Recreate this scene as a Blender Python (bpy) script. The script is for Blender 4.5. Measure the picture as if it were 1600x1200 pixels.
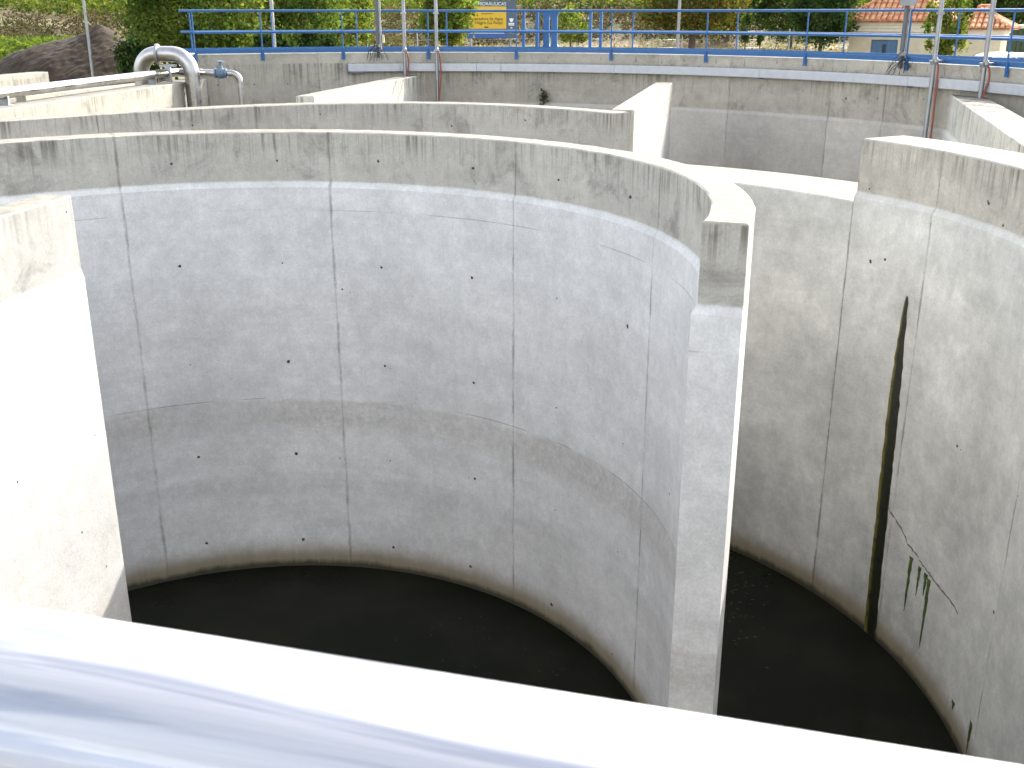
import bpy, bmesh, math, random
import numpy as np
from mathutils import Vector, Matrix

for o in list(bpy.data.objects):
    bpy.data.objects.remove(o)
scene = bpy.context.scene
col = scene.collection
RNG = np.random.default_rng(7)
random.seed(7)

# ------------------------------------------------------------------ camera
CAMZ = 3.10                       # eye height above the outside ground (z = 0)
F, HOR = 1650.0, 20.0             # focal length and horizon row in photo pixels (1600 x 1200)
PITCH = math.atan((600 - HOR) / F)
cam_data = bpy.data.cameras.new("camera")
cam = bpy.data.objects.new("camera", cam_data)
col.objects.link(cam)
cam.location = (0, 0, CAMZ)
cam.rotation_euler = (math.pi / 2 - PITCH, 0, 0)
cam_data.sensor_width = 36.0
cam_data.lens = 36.0 * F / 1600.0
cam_data.clip_start = 0.05
cam_data.clip_end = 3000
cam_data.dof.use_dof = True
cam_data.dof.focus_distance = 14.0
cam_data.dof.aperture_fstop = 14.0
scene.camera = cam

# ------------------------------------------------------------------ world, sun, exposure
SUN_AZ, SUN_EL = math.radians(38), math.radians(33)
world = bpy.data.worlds.new("World")
scene.world = world
world.use_nodes = True
wn = world.node_tree
sky = wn.nodes.new("ShaderNodeTexSky")
sky.sky_type = 'NISHITA'
sky.sun_disc = False
sky.sun_elevation = SUN_EL
sky.sun_rotation = SUN_AZ
sky.air_density = 1.0
sky.dust_density = 3.0
sky.ozone_density = 1.0
wn.nodes["Background"].inputs[1].default_value = 0.15
hs = wn.nodes.new("ShaderNodeHueSaturation")          # sky light desaturated to take the blue cast off shaded surfaces
hs.inputs['Saturation'].default_value = 0.38
wn.links.new(sky.outputs[0], hs.inputs['Color'])
wn.links.new(hs.outputs[0], wn.nodes["Background"].inputs[0])
sun_data = bpy.data.lights.new("sun", 'SUN')
sun_data.energy = 2.25
sun_data.angle = math.radians(0.5)
sun_data.color = (1.0, 0.94, 0.84)
sun = bpy.data.objects.new("sun", sun_data)
col.objects.link(sun)
SUNV = Vector((math.sin(SUN_AZ) * math.cos(SUN_EL), math.cos(SUN_AZ) * math.cos(SUN_EL), math.sin(SUN_EL)))
sun.rotation_euler = SUNV.to_track_quat('Z', 'Y').to_euler()
sun.location = (20, 40, 40)
scene.view_settings.view_transform = 'Standard'
scene.view_settings.look = 'None'
scene.view_settings.gamma = 1.0
scene.view_settings.use_curve_mapping = False
scene.view_settings.exposure = 2.1

# ------------------------------------------------------------------ pixel helpers (direction only)
cP, sP = math.cos(PITCH), math.sin(PITCH)
def ray(x, y):
    u = (x - 800) / F; v = (600 - y) / F
    return np.array([u, cP + v * sP, -sP + v * cP])
def atz(x, y, z):                 # pixel -> point at world height z
    d = ray(x, y); p = d * ((z - CAMZ) / d[2])
    return Vector((p[0], p[1], z))
def aty(x, y, Y):                 # pixel -> point at distance Y
    d = ray(x, y); p = d * (Y / d[1])
    return Vector((p[0], p[1], p[2] + CAMZ))

# ------------------------------------------------------------------ levels
T = CAMZ - 1.44                   # tops of the inner walls
K = CAMZ - 0.906                  # top of the outer wall / walkway
CH1, CH0 = CAMZ - 2.07, CAMZ - 2.145   # chamfer on the walls
NOTCH = CAMZ - 2.20
WAT = CAMZ - 7.70
ZB = WAT - 0.6

# ------------------------------------------------------------------ mesh helpers
class MB:
    def __init__(s):
        s.v = []; s.f = []; s.a = []
    def add(s, vs, fs, at=0.0):
        o = len(s.v)
        s.v += [tuple(p) for p in vs]
        s.f += [tuple(i + o for i in f) for f in fs]
        s.a += (list(at) if hasattr(at, '__len__') else [at] * len(vs))
    def box(s, c, d, rz=0.0):
        x, y, z = d[0] / 2, d[1] / 2, d[2] / 2
        ca, sa = math.cos(rz), math.sin(rz)
        vs = []
        for dz in (-z, z):
            for dx, dy in ((-x, -y), (x, -y), (x, y), (-x, y)):
                vs.append((c[0] + dx * ca - dy * sa, c[1] + dx * sa + dy * ca, c[2] + dz))
        s.add(vs, [(3, 2, 1, 0), (4, 5, 6, 7), (0, 1, 5, 4), (1, 2, 6, 5), (2, 3, 7, 6), (3, 0, 4, 7)])
    def bbox(s, lo, hi):
        s.box([(a + b) / 2 for a, b in zip(lo, hi)], [b - a for a, b in zip(lo, hi)])
    def prism(s, poly, z0, z1):
        n = len(poly)
        vs = [(p[0], p[1], z0) for p in poly] + [(p[0], p[1], z1) for p in poly]
        fs = [tuple(range(n - 1, -1, -1)), tuple(range(n, 2 * n))]
        fs += [(i, (i + 1) % n, n + (i + 1) % n, n + i) for i in range(n)]
        s.add(vs, fs)
    def tube(s, pts, r, n=10, caps=True):
        pts = [Vector(p) for p in pts]
        m = len(pts)
        rs = r if hasattr(r, '__len__') else [r] * m
        vs = []; fs = []
        up = None
        for i, p in enumerate(pts):
            t = (pts[min(i + 1, m - 1)] - pts[max(i - 1, 0)]).normalized()
            if up is None:
                up = Vector((0, 0, 1)) if abs(t.z) < .9 else Vector((1, 0, 0))
            a = t.cross(up).normalized(); b = a.cross(t).normalized(); up = b
            for k in range(n):
                an = 2 * math.pi * k / n
                vs.append(p + (a * math.cos(an) + b * math.sin(an)) * rs[i])
        for i in range(m - 1):
            for k in range(n):
                k2 = (k + 1) % n
                fs.append((i * n + k, i * n + k2, (i + 1) * n + k2, (i + 1) * n + k))
        if caps:
            fs.append(tuple(range(n - 1, -1, -1))); fs.append(tuple(range((m - 1) * n, m * n)))
        s.add(vs, fs)
    def lathe(s, c, prof, n=20, axis='z'):
        vs = []; fs = []
        for r, h in prof:
            for k in range(n):
                a = 2 * math.pi * k / n
                q = (r * math.cos(a), r * math.sin(a), h)
                if axis == 'x': q = (q[2], q[0], q[1])
                if axis == 'y': q = (q[0], q[2], q[1])
                vs.append((c[0] + q[0], c[1] + q[1], c[2] + q[2]))
        m = len(prof)
        for i in range(m - 1):
            for k in range(n):
                k2 = (k + 1) % n
                fs.append((i * n + k, i * n + k2, (i + 1) * n + k2, (i + 1) * n + k))
        fs.append(tuple(range(n - 1, -1, -1))); fs.append(tuple(range((m - 1) * n, m * n)))
        s.add(vs, fs)
    def build(s, name, mat, parent=None, smooth=False, fix=True, attr=None):
        me = bpy.data.meshes.new(name)
        me.from_pydata(s.v, [], s.f)
        me.update()
        if attr:
            at = me.attributes.new(attr, 'FLOAT', 'POINT')
            at.data.foreach_set('value', np.array(s.a, dtype=np.float32))
        if fix:
            bm = bmesh.new(); bm.from_mesh(me)
            bmesh.ops.recalc_face_normals(bm, faces=bm.faces)
            bm.to_mesh(me); bm.free()
        if smooth:
            me.polygons.foreach_set('use_smooth', [True] * len(me.polygons))
            me.set_sharp_from_angle(angle=math.radians(40))
        if mat: me.materials.append(mat)
        o = bpy.data.objects.new(name, me)
        col.objects.link(o)
        if parent:
            o.parent = parent
            o.matrix_parent_inverse = Matrix.Translation(parent.location).inverted()
        return o

def tag(o, label=None, cat=None, group=None, kind=None):
    if label: o['label'] = label
    if cat: o['category'] = cat
    if group: o['group'] = group
    if kind: o['kind'] = kind
    return o
def thing(name, label, cat, loc=(0, 0, 0), group=None):
    o = bpy.data.objects.new(name, None)
    o.empty_display_size = 0.2
    o.location = loc
    col.objects.link(o)
    return tag(o, label, cat, group)

# ------------------------------------------------------------------ materials
class NT:
    def __init__(s, name):
        s.m = bpy.data.materials.new(name); s.m.use_nodes = True
        s.t = s.m.node_tree; s.b = s.t.nodes["Principled BSDF"]
    def n(s, typ, **k):
        nd = s.t.nodes.new(typ)
        for a, v in k.items(): setattr(nd, a, v)
        return nd
    def l(s, a, b): s.t.links.new(a, b)
    def val(s, sock, v):
        if hasattr(v, 'is_linked') or isinstance(v, bpy.types.NodeSocket): s.l(v, sock)
        else: sock.default_value = v
    def math(s, op, a, b=0.0, c=None, clamp=False):
        nd = s.n("ShaderNodeMath", operation=op); nd.use_clamp = clamp
        s.val(nd.inputs[0], a); s.val(nd.inputs[1], b)
        if c is not None: s.val(nd.inputs[2], c)
        return nd.outputs[0]
    def ramp(s, v, a, b, lo=0.0, hi=1.0):        # smooth remap a..b -> lo..hi
        nd = s.n("ShaderNodeMapRange", interpolation_type='SMOOTHSTEP')
        s.val(nd.inputs[0], v); nd.inputs[1].default_value = a; nd.inputs[2].default_value = b
        nd.inputs[3].default_value = lo; nd.inputs[4].default_value = hi
        return nd.outputs[0]
    def noise(s, vec, scale, detail=4, rough=.55, dist=0.0):
        nd = s.n("ShaderNodeTexNoise")
        nd.inputs['Scale'].default_value = scale; nd.inputs['Detail'].default_value = detail
        nd.inputs['Roughness'].default_value = rough; nd.inputs['Distortion'].default_value = dist
        if vec is not None: s.l(vec, nd.inputs['Vector'])
        return nd.outputs['Fac']
    def mix(s, f, a, b, mode='MIX'):
        nd = s.n("ShaderNodeMix", data_type='RGBA', blend_type=mode)
        s.val(nd.inputs[0], f)
        for i, c in ((6, a), (7, b)):
            if isinstance(c, tuple): nd.inputs[i].default_value = (c[0], c[1], c[2], 1)
            else: s.l(c, nd.inputs[i])
        return nd.outputs[2]
    def pos(s): return s.n("ShaderNodeNewGeometry").outputs['Position']
    def scaled(s, vec, sc):
        nd = s.n("ShaderNodeVectorMath", operation='MULTIPLY'); s.l(vec, nd.inputs[0]); nd.inputs[1].default_value = sc
        return nd.outputs[0]
    def bump(s, h, strength, dist=.01):
        nd = s.n("ShaderNodeBump"); nd.inputs['Strength'].default_value = strength; nd.inputs['Distance'].default_value = dist
        s.l(h, nd.inputs['Height']); s.l(nd.outputs[0], s.b.inputs['Normal'])

def plain(name, c, rough=.6, metal=0.0, var=.12, scale=8.0, spec=.5, bump=0.0):
    k = NT(name)
    p = k.n("ShaderNodeTexCoord").outputs['Object']
    f = k.ramp(k.noise(p, scale, 5), .3, .7, 1 - var, 1 + var)
    nd = k.n("ShaderNodeVectorMath", operation='SCALE'); nd.inputs[0].default_value = c; k.l(f, nd.inputs[3])
    k.l(nd.outputs[0], k.b.inputs['Base Color'])
    k.b.inputs['Roughness'].default_value = rough; k.b.inputs['Metallic'].default_value = metal
    k.b.inputs['Specular IOR Level'].default_value = spec
    if bump: k.bump(k.noise(p, scale * 6, 4), bump)
    return k.m

def concrete(name, low, up, streak=.75, top=T, water=True, tint_noise=.10, streak_len=.5, chz=CH1 - .01, pour=.05, seam=True):
    """cast concrete: weathered band above the chamfer, paler below, run-off streaks from the top edge,
    formwork joints (attribute joint), a tide mark near the water"""
    k = NT(name)
    p = k.pos()
    sep = k.n("ShaderNodeSeparateXYZ"); k.l(p, sep.inputs[0])
    z = sep.outputs['Z']
    big = k.noise(p, .55, 5, .6)
    mid = k.noise(p, 3.2, 6, .65)
    fine = k.noise(p, 42, 3, .7)
    vst = k.noise(k.scaled(p, (17, 17, .5)), 1.0, 5, .62)
    vst2 = k.noise(k.scaled(p, (38, 38, 1.1)), 1.0, 4, .6)
    hst = k.noise(k.scaled(p, (.5, .5, 5.5)), 1.0, 5, .6)
    zz = k.math('ADD', z, k.math('MULTIPLY', k.math('SUBTRACT', mid, .5), .07))
    isup = k.ramp(zz, chz - .02, chz + .03)
    c = k.mix(isup, low, up)
    # mottling
    m = k.ramp(big, .3, .72, 1 - tint_noise, 1 + tint_noise * .6)
    m = k.math('MULTIPLY', m, k.ramp(mid, .25, .75, 1 - tint_noise * .7, 1 + tint_noise * .55))
    m = k.math('MULTIPLY', m, k.ramp(hst, .3, .7, .96, 1.03))
    m = k.math('MULTIPLY', m, k.ramp(vst2, .3, .7, .985, 1.01))
    org = k.noise(p, 2.3, 10, .78, .4); org2 = k.noise(p, 9.0, 9, .75)
    m = k.math('MULTIPLY', m, k.ramp(org, .44, .6, .965, 1.025))
    m = k.math('MULTIPLY', m, k.ramp(org2, .42, .62, .955, 1.035))
    m = k.math('MULTIPLY', m, k.ramp(fine, .3, .75, .9, 1.06))
    # blotchy grime on the weathered band
    blot = k.math('MULTIPLY', isup, k.ramp(k.noise(p, 1.7, 7, .7, .6), .5, .72, 0, .42))
    m = k.math('MULTIPLY', m, k.math('SUBTRACT', 1.0, blot))
    org_ = k.noise(p, 12.0, 9, .75)
    if seam:
        zz = k.math('ADD', zz, k.math('MULTIPLY', k.math('SUBTRACT', hst, .5), .16))
        band = k.math('MULTIPLY', k.ramp(zz, -2.6, -2.25), k.ramp(zz, -2.02, -1.95, 1, 0))
        band = k.math('MULTIPLY', band, k.ramp(big, .3, .6, .45, 1))
        c = k.mix(k.math('MULTIPLY', k.math('MULTIPLY', band, k.ramp(org_, .4, .6, .45, 1)), .68), c, (.445, .415, .375))
        band2 = k.math('MULTIPLY', k.ramp(zz, -3.5, -3.3), k.ramp(zz, -3.2, -3.05, 1, 0))
        m = k.math('MULTIPLY', m, k.math('SUBTRACT', 1.0, k.math('MULTIPLY', k.math('MULTIPLY', band2, k.ramp(mid, .4, .6)), .14)))
        for zl, w, s in ((-1.965, .006, .5), (.66, .005, .45)):
            d = k.math('ABSOLUTE', k.math('SUBTRACT', k.math('ADD', z, k.math('MULTIPLY', k.math('SUBTRACT', big, .5), .02)), zl))
            ln = k.math('MULTIPLY', k.ramp(d, w * .5, w * 1.6, 1, 0), k.ramp(k.noise(p, 1.3, 3), .45, .6))
            c = k.mix(k.math('MULTIPLY', ln, s), c, (.16, .11, .07))
    oi = k.n("ShaderNodeObjectInfo")                      # every pour came out a little different
    m = k.math('MULTIPLY', m, k.ramp(oi.outputs['Random'], 0, 1, 1 - pour, 1 + pour * .4))
    mul = k.n("ShaderNodeVectorMath", operation='SCALE'); k.l(c, mul.inputs[0]); k.l(m, mul.inputs[3])
    c = mul.outputs[0]
    # run-off streaks below the top edge
    g = k.math('POWER', k.ramp(z, top - streak_len, top - .02), 1.3)
    big2 = k.noise(p, .9, 2)
    st = k.math('MULTIPLY', k.math('MULTIPLY', k.ramp(vst, .46, .66), g), k.ramp(big2, .38, .6, .15, 1))
    st = k.math('MULTIPLY', st, k.ramp(z, top - .004, top - .03, 0, 1))
    c = k.mix(k.math('MULTIPLY', st, streak), c, (.075, .07, .05))
    st2 = k.math('MULTIPLY', k.math('MULTIPLY', k.ramp(vst2, .5, .68), k.ramp(z, top - streak_len * 1.6, top - .1)), k.ramp(z, top - .004, top - .03, 0, 1))
    c = k.mix(k.math('MULTIPLY', st2, streak * .4), c, (.13, .115, .08))
    nz = k.n("ShaderNodeSeparateXYZ"); k.l(k.n("ShaderNodeNewGeometry").outputs['True Normal'], nz.inputs[0])
    dust = k.mix(k.ramp(k.noise(p, 7.0, 6, .7), .35, .68), (.215, .205, .175), (.145, .137, .11))
    c = k.mix(k.ramp(nz.outputs['Z'], .75, .95, 0, .96), c, dust)
    # joints
    at = k.n("ShaderNodeAttribute"); at.attribute_name = 'joint'
    jn = k.math('MULTIPLY', k.ramp(at.outputs['Fac'], .35, 1.0), k.ramp(k.noise(k.scaled(p, (9, 9, 2.2)), 1.0, 6, .75), .46, .6, .06, 1))
    c = k.mix(k.math('MULTIPLY', jn, .5), c, (.085, .08, .07))
    # blow-holes
    vo = k.n("ShaderNodeTexVoronoi"); vo.inputs['Scale'].default_value = 7.0; k.l(p, vo.inputs['Vector'])
    spot = k.math('MULTIPLY', k.ramp(vo.outputs['Distance'], .03, .07, 1, 0), k.ramp(k.noise(p, 2.1, 2), .58, .66))
    c = k.mix(k.math('MULTIPLY', spot, .75), c, (.09, .085, .075))
    if water:
        zn = k.math('ADD', z, k.math('MULTIPLY', k.math('SUBTRACT', vst, .5), .07))
        zn = k.math('ADD', zn, k.math('MULTIPLY', k.math('SUBTRACT', mid, .5), .12))
        c = k.mix(k.ramp(zn, WAT + .12, WAT + .50, .9, 0), c, (.22, .18, .105))
        c = k.mix(k.ramp(zn, WAT + .03, WAT + .14, .92, 0), c, (.04, .037, .024))
    k.l(c, k.b.inputs['Base Color'])
    k.b.inputs['Roughness'].default_value = .88
    k.b.inputs['Specular IOR Level'].default_value = .25
    h = k.math('ADD', k.math('MULTIPLY', fine, .5), k.math('MULTIPLY', mid, .8))
    h = k.math('SUBTRACT', h, k.math('MULTIPLY', spot, .8))
    k.bump(h, .28, .012)
    return k.m

M = {}
M['main'] = concrete('concrete_coated', (.66, .65, .635), (.47, .445, .395))
M['divider'] = concrete('concrete_divider', (.47, .465, .45), (.33, .325, .305), streak=.5)
M['right'] = concrete('concrete_grey', (.545, .54, .505), (.42, .40, .345), tint_noise=.2, seam=False)
M['far'] = concrete('concrete_outer', (.47, .44, .395), (.40, .37, .31), top=K - .22, streak=.7, streak_len=.95, water=False, pour=.09, chz=CH1 - .01, seam=False)
M['second'] = concrete('concrete_weathered', (.46, .45, .42), (.36, .345, .31), water=False, seam=False)
M['baffle'] = concrete('concrete_baffle', (.58, .565, .53), (.54, .52, .46), streak=.9, streak_len=.75, water=False, seam=False)
M['pipewall'] = concrete('concrete_pipe_wall', (.36, .345, .30), (.34, .325, .275), streak=.6, water=False, seam=False)
M['deck'] = plain('concrete_deck', (.42, .41, .38), .9, bump=.2)
M['hole'] = plain('rough_dark_pit', (.05, .045, .04), .95)
M['patch'] = plain('mortar_patch', (.42, .41, .38), .95, bump=.3)

def steel(name, c, rough, sx=(2, 2, 2)):
    k = NT(name)
    p = k.n("ShaderNodeTexCoord").outputs['Object']
    n1 = k.noise(k.scaled(p, sx), 1.0, 6, .6, .4)
    n2 = k.noise(p, 5.0, 4, .6, 1.0)
    mm = k.math('MULTIPLY', k.ramp(n1, .3, .7, .82, 1.1), k.ramp(n2, .35, .65, .9, 1.05))
    nd = k.n("ShaderNodeVectorMath", operation='SCALE'); nd.inputs[0].default_value = c; k.l(mm, nd.inputs[3])
    k.l(nd.outputs[0], k.b.inputs['Base Color'])
    k.b.inputs['Metallic'].default_value = 1.0
    k.l(k.ramp(n1, .3, .7, rough * .75, rough * 1.3), k.b.inputs['Roughness'])
    k.bump(n1, .06, .01)
    return k.m
M['steel'] = steel('stainless_steel', (.42, .41, .40), .30)
M['galv'] = steel('galvanised_steel', (.34, .35, .36), .5)
M['blue'] = plain('blue_paint', (.012, .09, .25), .42, var=.08)
M['blue_lit'] = plain('blue_paint_sunlit', (.10, .28, .48), .45, var=.08)  # railing blue lightened for the rungs: sunlit tops painted into the colour
M['white'] = plain('white_coated_sheet', (.42, .43, .45), .5, var=.05)
M['rust'] = plain('red_rubber_hose', (.24, .06, .035), .6)
M['dark'] = plain('dark_grey_metal', (.09, .10, .11), .5)
M['cable'] = plain('black_cable', (.03, .03, .03), .6)
M['valve'] = plain('blue_grey_cast_iron', (.10, .15, .21), .5)
M['bark'] = plain('bark', (.10, .075, .05), .9, var=.3, bump=.4)

# brushed foreground pipe: scuff streaks, and blurred bluish reflections painted in as grey-lilac smears
k = NT('brushed_pipe')
p = k.n("ShaderNodeTexCoord").outputs['Object']
ln = k.noise(k.scaled(p, (1.3, 60, 60)), 1.0, 5, .6, .5)
pt = k.noise(k.scaled(p, (1.9, 26, 26)), 1.0, 5, .6, .9)
c = k.mix(k.ramp(pt, .42, .58), (.33, .345, .40), (.56, .56, .57))
c = k.mix(k.ramp(ln, .35, .65, 0, .5), c, (.38, .39, .43))
k.l(c, k.b.inputs['Base Color'])
k.b.inputs['Metallic'].default_value = 1.0
k.l(k.math('ADD', k.ramp(ln, .3, .7, .38, .52), k.ramp(pt, .4, .6, .0, .12)), k.b.inputs['Roughness'])
sc_ = k.noise(k.scaled(p, (6, 160, 160)), 1.0, 3, .6)
k.bump(k.math('ADD', ln, k.math('MULTIPLY', sc_, .5)), .16, .004)
M['pipe'] = k.m

# water
k = NT('still_dark_water')
p = k.pos()
k.b.inputs['Roughness'].default_value = .22
k.b.inputs['IOR'].default_value = 1.33
k.b.inputs['Specular IOR Level'].default_value = .12
c = k.mix(k.ramp(k.noise(p, .9, 4), .35, .7), (.0085, .0095, .0068), (.014, .0145, .009))
k.l(c, k.b.inputs['Base Color'])
k.bump(k.noise(p, 3.0, 3), .04, .02)
M['water'] = k.m

# algae
k = NT('wet_algae')
p = k.pos()
c = k.mix(k.ramp(k.noise(p, 14, 5, .7), .35, .65), (.004, .005, .004), (.016, .019, .006))
at = k.n("ShaderNodeAttribute"); at.attribute_name = 'edge'
c = k.mix(k.math('MULTIPLY', k.ramp(at.outputs['Fac'], .3, 1), k.ramp(k.noise(p, 9, 4), .25, .55)), c, (.14, .12, .012))
k.l(c, k.b.inputs['Base Color']); k.b.inputs['Roughness'].default_value = .5
k.bump(k.noise(p, 60, 4), .5, .01)
M['algae'] = k.m

M['moss'] = plain('green_moss', (.06, .09, .018), .8, var=.5, scale=12, bump=.5)
M['crack'] = plain('crumbled_crack', (.17, .155, .125), .95, var=.4, scale=20)
def leafmat(name, trans=.42):
    k = NT(name)
    at = k.n("ShaderNodeAttribute"); at.attribute_name = 'Col'
    t = k.t
    d = k.n("ShaderNodeBsdfDiffuse"); tr = k.n("ShaderNodeBsdfTranslucent")
    k.l(at.outputs['Color'], d.inputs[0])
    tc = k.mix(1.0, at.outputs['Color'], (1.25, 1.15, .55), 'MULTIPLY'); k.l(tc, tr.inputs[0])
    mx = k.n("ShaderNodeMixShader"); mx.inputs[0].default_value = trans
    k.l(d.outputs[0], mx.inputs[1]); k.l(tr.outputs[0], mx.inputs[2])
    k.l(mx.outputs[0], t.nodes["Material Output"].inputs[0])
    return k.m
M['leaf'] = leafmat('leaves')

# ground
k = NT('dry_grass_and_soil')
p = k.pos()
g1 = k.noise(p, .12, 6, .65); g2 = k.noise(p, 2.5, 6, .7)
c = k.mix(k.ramp(g1, .4, .6), (.21, .16, .09), (.12, .115, .045))
c = k.mix(k.ramp(g2, .4, .7, 0, .6), c, (.06, .05, .03))
k.l(c, k.b.inputs['Base Color']); k.b.inputs['Roughness'].default_value = .95
k.bump(g2, .6, .1)
M['ground'] = k.m
M['soil'] = plain('brown_earth', (.032, .020, .011), .95, var=.3, scale=1.6, bump=.5)

# ------------------------------------------------------------------ wall builder
def resample(path, step=.22):
    P_ = [Vector((p[0], p[1])) for p in path]
    s = [0.0]
    for a, b in zip(P_, P_[1:]): s.append(s[-1] + (b - a).length)
    return P_, s
class Path:
    def __init__(s, pts):
        s.p, s.s = resample(pts)
        s.L = s.s[-1]
    def at(s, d):
        P_, S = s.p, s.s
        i = 0
        while i < len(S) - 2 and d > S[i + 1]: i += 1
        t = (d - S[i]) / (S[i + 1] - S[i])
        return P_[i].lerp(P_[i + 1], t)
    def tan(s, d, e=.12):
        a, b = s.at(max(0, d - e)), s.at(min(s.L, d + e))
        return (b - a).normalized()
    def near(s, q):
        q = Vector((q[0], q[1])); best = (1e9, 0)
        n = 600
        for i in range(n + 1):
            d = s.L * i / n
            e = (s.at(d) - q).length
            if e < best[0]: best = (e, d)
        return best[1]

def arc(c, r, a0, a1, n=72):
    return [(c[0] + r * math.cos(math.radians(a0 + (a1 - a0) * i / n)), c[1] + r * math.sin(math.radians(a0 + (a1 - a0) * i / n))) for i in range(n + 1)]

GAP = .0028
def sweep(mb, path, s0, s1, prof, side, ends=(True, True), joint=(True, True), step=.22, jit=0.0):
    """sweep a closed profile [(offset outward, z)] between arc lengths s0..s1; side=+1: outward is to the left of the path"""
    ss = [s0]
    n = max(1, int((s1 - s0) / step))
    inner = [s0 + (s1 - s0) * i / n for i in range(1, n)]
    extra = []
    if joint[0]: extra += [s0 + .012, s0 + .05]
    if joint[1]: extra += [s1 - .012, s1 - .05]
    ss = sorted(set([s0, s1] + inner + [e for e in extra if s0 < e < s1]))
    m = len(prof); vs = []; at = []
    for d in ss:
        p = path.at(d); t = path.tan(d)
        nrm = Vector((-t.y, t.x)) * side
        j = 0.0
        if joint[0]: j = max(j, 1 - (d - s0) / .05)
        if joint[1]: j = max(j, 1 - (s1 - d) / .05)
        for o, z in prof:
            if jit and z > prof[3][1] - .001: o += random.uniform(-jit, jit); z += random.uniform(-jit, jit * .3)
            q = p + nrm * o
            vs.append((q.x, q.y, z)); at.append(max(0.0, j))
    fs = []
    for i in range(len(ss) - 1):
        for a in range(m):
            b = (a + 1) % m
            fs.append((i * m + a, i * m + b, (i + 1) * m + b, (i + 1) * m + a))
    fs.append(tuple(range(m))); fs.append(tuple(range((len(ss) - 1) * m, len(ss) * m))[::-1])
    mb.add(vs, fs, at)

def wall_profile(th, top, bot, proud=.042, chamfer=True, inset=0.0, back=True, c0=CH0, c1=CH1):
    e = .014; i = inset
    if chamfer:
        pr = [(-proud + i, bot), (-proud + i, c0), (i, c1), (i, top - e - i), (e + i, top - i), (th - e - i, top - i), (th - i, top - e - i)]
        if back: pr += [(th - i, c1), (th + proud - i, c0), (th + proud - i, bot)]
        else: pr += [(th - i, bot)]
    else:
        pr = [(i, bot), (i, top - e - i), (e + i, top - i), (th - e - i, top - i), (th - i, top - e - i), (th - i, bot)]
    return pr

def build_wall(name, label, path, side, th, mat, joints=(), top=T, bot=ZB, chamfer=True, back=True, proud=.042, end_caps=()):
    """wall thing > one panel per pour between the formwork joints, over a recessed core"""
    p0 = path.at(path.L / 2)
    w = thing(name, label, 'wall', (p0.x, p0.y, bot))
    cuts = [0.0] + sorted(joints) + [path.L]
    prof = wall_profile(th, top, bot, proud, chamfer, 0.0, back)
    for i, (a, b) in enumerate(zip(cuts, cuts[1:])):
        mb = MB()
        ja, jb = i > 0, i < len(cuts) - 2
        sweep(mb, path, a + (GAP if ja else 0), b - (GAP if jb else 0), prof, side, joint=(ja, jb), step=.12, jit=.0035)
        for which in end_caps:                       # the thicker lower part also wraps round the free end
            if (which == 1 and i == len(cuts) - 2) or (which == 0 and i == 0):
                d = path.L if which == 1 else 0.0
                p = path.at(d); t = path.tan(d) * (1 if which == 1 else -1); nr = Vector((-path.tan(d).y, path.tan(d).x)) * side
                def q(o, s, z): r = p + nr * o + t * s; return (r.x, r.y, z)
                A, B = -proud, th + (proud if back else 0)
                vs = [q(A, .002, bot), q(B, .002, bot), q(B, .022, bot), q(A, .022, bot),
                      q(A, .002, CH0), q(B, .002, CH0), q(B, .022, CH0), q(A, .022, CH0), q(0, .002, CH1), q(th, .002, CH1)]
                mb.add(vs, [(0, 1, 2, 3), (3, 2, 6, 7), (0, 3, 7, 4), (1, 5, 6, 2), (7, 6, 9, 8), (4, 7, 8), (5, 9, 6), (0, 4, 8, 9, 5, 1)])
        mb.build('wall_panel', mat, w, attr='joint')
    if joints:
        mb = MB()
        sweep(mb, path, .02, path.L - .02, wall_profile(th, top, bot, proud, chamfer, .007, back), side, joint=(False, False))
        mb.build('joint_filler', mat, w)
    return w

def cyl_hit(path, side, off, x, y):
    """where the view ray through a pixel meets the vertical wall face: march along the path"""
    best = None
    n = 1500
    d = ray(x, y)
    az = math.atan2(d[0], d[1])
    prev = None
    for i in range(n + 1):
        s = path.L * i / n
        t = path.tan(s); p = path.at(s) + Vector((-t.y, t.x)) * side * off
        e = math.atan2(p.x, p.y) - az
        if prev is not None and prev * e <= 0 and abs(e) < .3:
            dist = p.length
            z = CAMZ + d[2] * dist / math.hypot(d[0], d[1])
            if best is None or dist > best[2]: best = (s, z, dist)
        prev = e
    return best

def pits(path, side, proud, spots, parent, rmin=.009, rmax=.027):
    """tie-bolt holes with their chipped rims, all of one wall joined"""
    mb = MB()
    for (x, y) in spots:
        h = cyl_hit(path, side, -proud, x, y)
        if not h: continue
        s, z, _ = h
        if z > CH1: h = cyl_hit(path, side, 0, x, y); s, z, _ = h; off = -.0015
        else: off = -proud - .0015
        t = path.tan(s); nr = Vector((-t.y, t.x)) * side
        c = path.at(s) + nr * off
        r = random.uniform(rmin, rmax); n = 9
        ring = []
        for j in range(n):
            a = 2 * math.pi * j / n; q = r * random.uniform(.65, 1.25)
            ring.append((c.x + t.x * math.cos(a) * q, c.y + t.y * math.cos(a) * q, z + math.sin(a) * q))
        mb.add([(c.x + nr.x * -.001, c.y + nr.y * -.001, z)] + ring, [(0, 1 + j, 1 + (j + 1) % n) for j in range(n)])
        if random.random() < .6:                       # second, smaller chip beside it
            r2 = r * random.uniform(.3, .5); dx = random.choice((-1, 1)) * random.uniform(.06, .14); dz = random.uniform(-.04, .04)
            cc = c + t * dx
            mb.add([(cc.x + t.x * math.cos(a) * r2, cc.y + t.y * math.cos(a) * r2, z + dz + math.sin(a) * r2) for a in [2 * math.pi * j / 6 for j in range(6)]], [tuple(range(6))])
    o = mb.build('tie_hole', M['hole'], parent, fix=False)
    tag(o, kind='stuff')
    return o

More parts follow.
